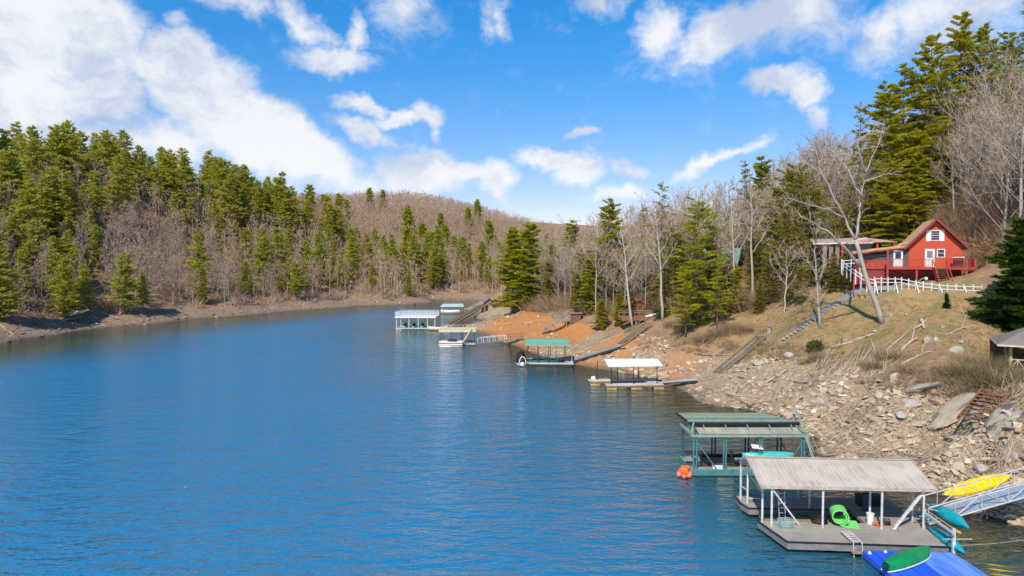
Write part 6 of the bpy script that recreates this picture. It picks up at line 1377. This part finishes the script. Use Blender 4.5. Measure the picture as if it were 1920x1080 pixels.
# driftwood sticks littering the bank, tangled branches
r = np.random.RandomState(31); px_, py_ = r.uniform(1290, 1900, 2600), r.uniform(690, 900, 2600); P = hits(px_, py_); P = P[(~np.isnan(P[:, 0]))]; P = P[(P[:, 2] > .03) & (P[:, 2] < 4.5)]
def sticks(P, r, lr, wr, flat=.12, bias=None):
    n = len(P); a = r.uniform(0, 6.28, n) if bias is None else r.normal(bias, .5, n); l = r.uniform(*lr, n)**1.0; d = np.stack([np.cos(a), np.sin(a), r.normal(0, flat, n)], -1)*l[:, None]
    w = r.uniform(*wr, n)[:, None]; b_ = P+np.array([0, 0, .08]); e_ = b_+d; e_[:, 2] = np.maximum(hfast(e_[:, 0], e_[:, 1])+.05, .02)+np.abs(r.normal(0, flat, n)); s = np.stack([-np.sin(a), np.cos(a), np.zeros(n)], -1)*w; z = np.array([0, 0, 1.])*w
    return np.concatenate([np.stack([b_-s, b_+z, e_], 1), np.stack([b_+z, b_+s, e_], 1), np.stack([b_+s, b_-s, e_+z*.3], 1)])
V = sticks(P, r, (.4, 2.2), (.015, .05))
c0 = np.array([hit(x, y) for x, y in zip(r.uniform(1520, 1660, 160), r.uniform(682, 712, 160))]); V2 = sticks(c0, r, (.8, 3.5), (.02, .06), .5, .5)
c1 = np.array([hit(x, y) for x, y in zip(r.uniform(1858, 1922, 240), r.uniform(722, 770, 240))]); V3 = sticks(c1, r, (.8, 2.6), (.02, .05), .6)
c2 = np.array([hit(x, y) for x, y in zip(r.uniform(1360, 1560, 700), r.uniform(742, 850, 700))]); c2 = c2[(c2[:, 2] > .02) & (c2[:, 2] < 1.6)]; V4 = sticks(c2, r, (.5, 2.6), (.015, .045), .15, .3)
tag(link('drift_sticks', tris_mesh('drift_sticks', np.concatenate([V, V2, V3, V4]), logM)), 'driftwood sticks and tangled dead branches littering the stony bank', 'sticks', kind='stuff')
# undergrowth through the woods
r = np.random.RandomState(77); X2 = r.uniform(-290, 70, 20000); Y2 = r.uniform(105, 500, 20000); Z2 = hfast(X2, Y2); pj = proj(X2, Y2, Z2); vl_ = veg_line(X2, Y2)
k = (Z2 > vl_-.2) & (pj[0] > -30) & (pj[0] < 1000) & ((X2 < -20) | (Y2 > 260)); edge_ = k & (Z2 < vl_+3)
C = np.stack([X2, Y2, Z2], -1); brush('undergrowth', np.concatenate([C[k][:6500], C[edge_][:900]]), (1.8, 5.0), 36, .06, twigF, 'leafless brown undergrowth below the trees of the left and far hillsides', 7)
k2 = k & (fbm(X2/20, Y2/20, 66, 2) > .05) & (r.uniform(size=len(k)) < .5); C2 = C[k2][:520]; V = []
for c in C2:
    n = 26; h = r.uniform(1, 2.6); q = r.normal(size=(n, 3))*np.array([h*.6, h*.6, h*.3])+c+np.array([0, 0, h*.5]); s = r.normal(size=(n, 3))*.28; V.append(np.stack([q-s, q+s, q+r.normal(size=(n, 3))*.35], 1))
tag(link('evergreen_undergrowth', tris_mesh('evergreen_undergrowth', np.concatenate(V), shrubL)), 'patches of low evergreen laurel among the trees of the left hillside', 'undergrowth', kind='stuff')
X3 = r.uniform(0, 190, 26000); Y3 = r.uniform(48, 230, 26000); Z3 = hfast(X3, Y3); pj = proj(X3, Y3, Z3); fr_ = np.interp(pj[0], [900, 960, 1050, 1110, 1180, 1250, 1330, 1420, 1500, 1560, 1640, 1700, 1800, 1860, 1930, 2000, 2190], [200, 172, 148, 130, 121, 112, 102, 97, 95, 94, 98, 96, 92, 84, 72, 58, 46])
k = (Y3 > fr_) & (Y3 < fr_+45) & (pj[0] > 930) & (pj[0] < 2190) & (Z3 > 3.4)
for b_ in BLD: k &= clear_of(X3, Y3, b_[0], b_[1], b_[2], b_[3])
brush('undergrowth', np.stack([X3, Y3, Z3], -1)[k][:3600], (1.4, 4.6), 60, .035, brushM, 'leafless brown undergrowth in the woods of the right bank', 8)

# beech leaves that hung on all winter, right of the cabin and along the middle bank
beechM = leafmat('dry beech leaves', (.30, .17, .08), (.50, .29, .14), (.42, .26, .14), .35)
for i, (px_, D, h, lb) in enumerate(((1826, 84, 4.5, 'small beech with pale orange dry leaves just right of the red cabin'), (1850, 80, 3.6, 'low beech with pale orange dry leaves behind the right end of the white fence'), (1868, 88, 5.5, 'taller beech with orange brown dry leaves right of the red cabin'), (1893, 84, 4.5, 'beech with orange dry leaves between the cabin and the spruce'), (1845, 96, 6.0, 'beech with dry leaves behind the cabin gable'), (1720, 100, 5, 'beech with dry leaves behind the cabin roof'), (1560, 112, 6, 'brown-leaved young tree behind the carport'), (1600, 108, 6, 'brown-leaved young tree above the carport roof'), (1448, 116, 7, 'brown-leaved tree in the wood right of the teal roof'), (1240, 128, 6, 'brown-leaved tree behind the rust red shed'))):
    x = (px_-960)/1280*D; z = float(hfast(x, D)); rr = np.random.RandomState(200+i); o = empty('beech_tree', (x, D, z-.1), 0, lb, 'tree')
    MB().tube([(0, 0, 0), (.1, .1, h*.5), (0, .1, h*.95)], [h*.014, h*.009, .01], 5).build('trunk', bark, o)
    n = 1100; u = rr.normal(size=(n, 3)); u /= np.linalg.norm(u, axis=1)[:, None]; cl = rr.normal(size=(14, 3))*np.array([h*.26, h*.26, h*.2])+np.array([0, 0, h*.6])
    q = cl[rr.randint(14, size=n)]+u*h*.13*rr.uniform(.2, 1, (n, 1)); s = rr.normal(size=(n, 3))*.045; e_ = rr.normal(size=(n, 3))*.09
    link('crown', tris_mesh('crown', np.concatenate([np.stack([q-s, q+s, q+e_], 1), tw_clump(rr, (0, 0, h*.1), h*.6, h*.9, 260, .016)]), beechM), o)
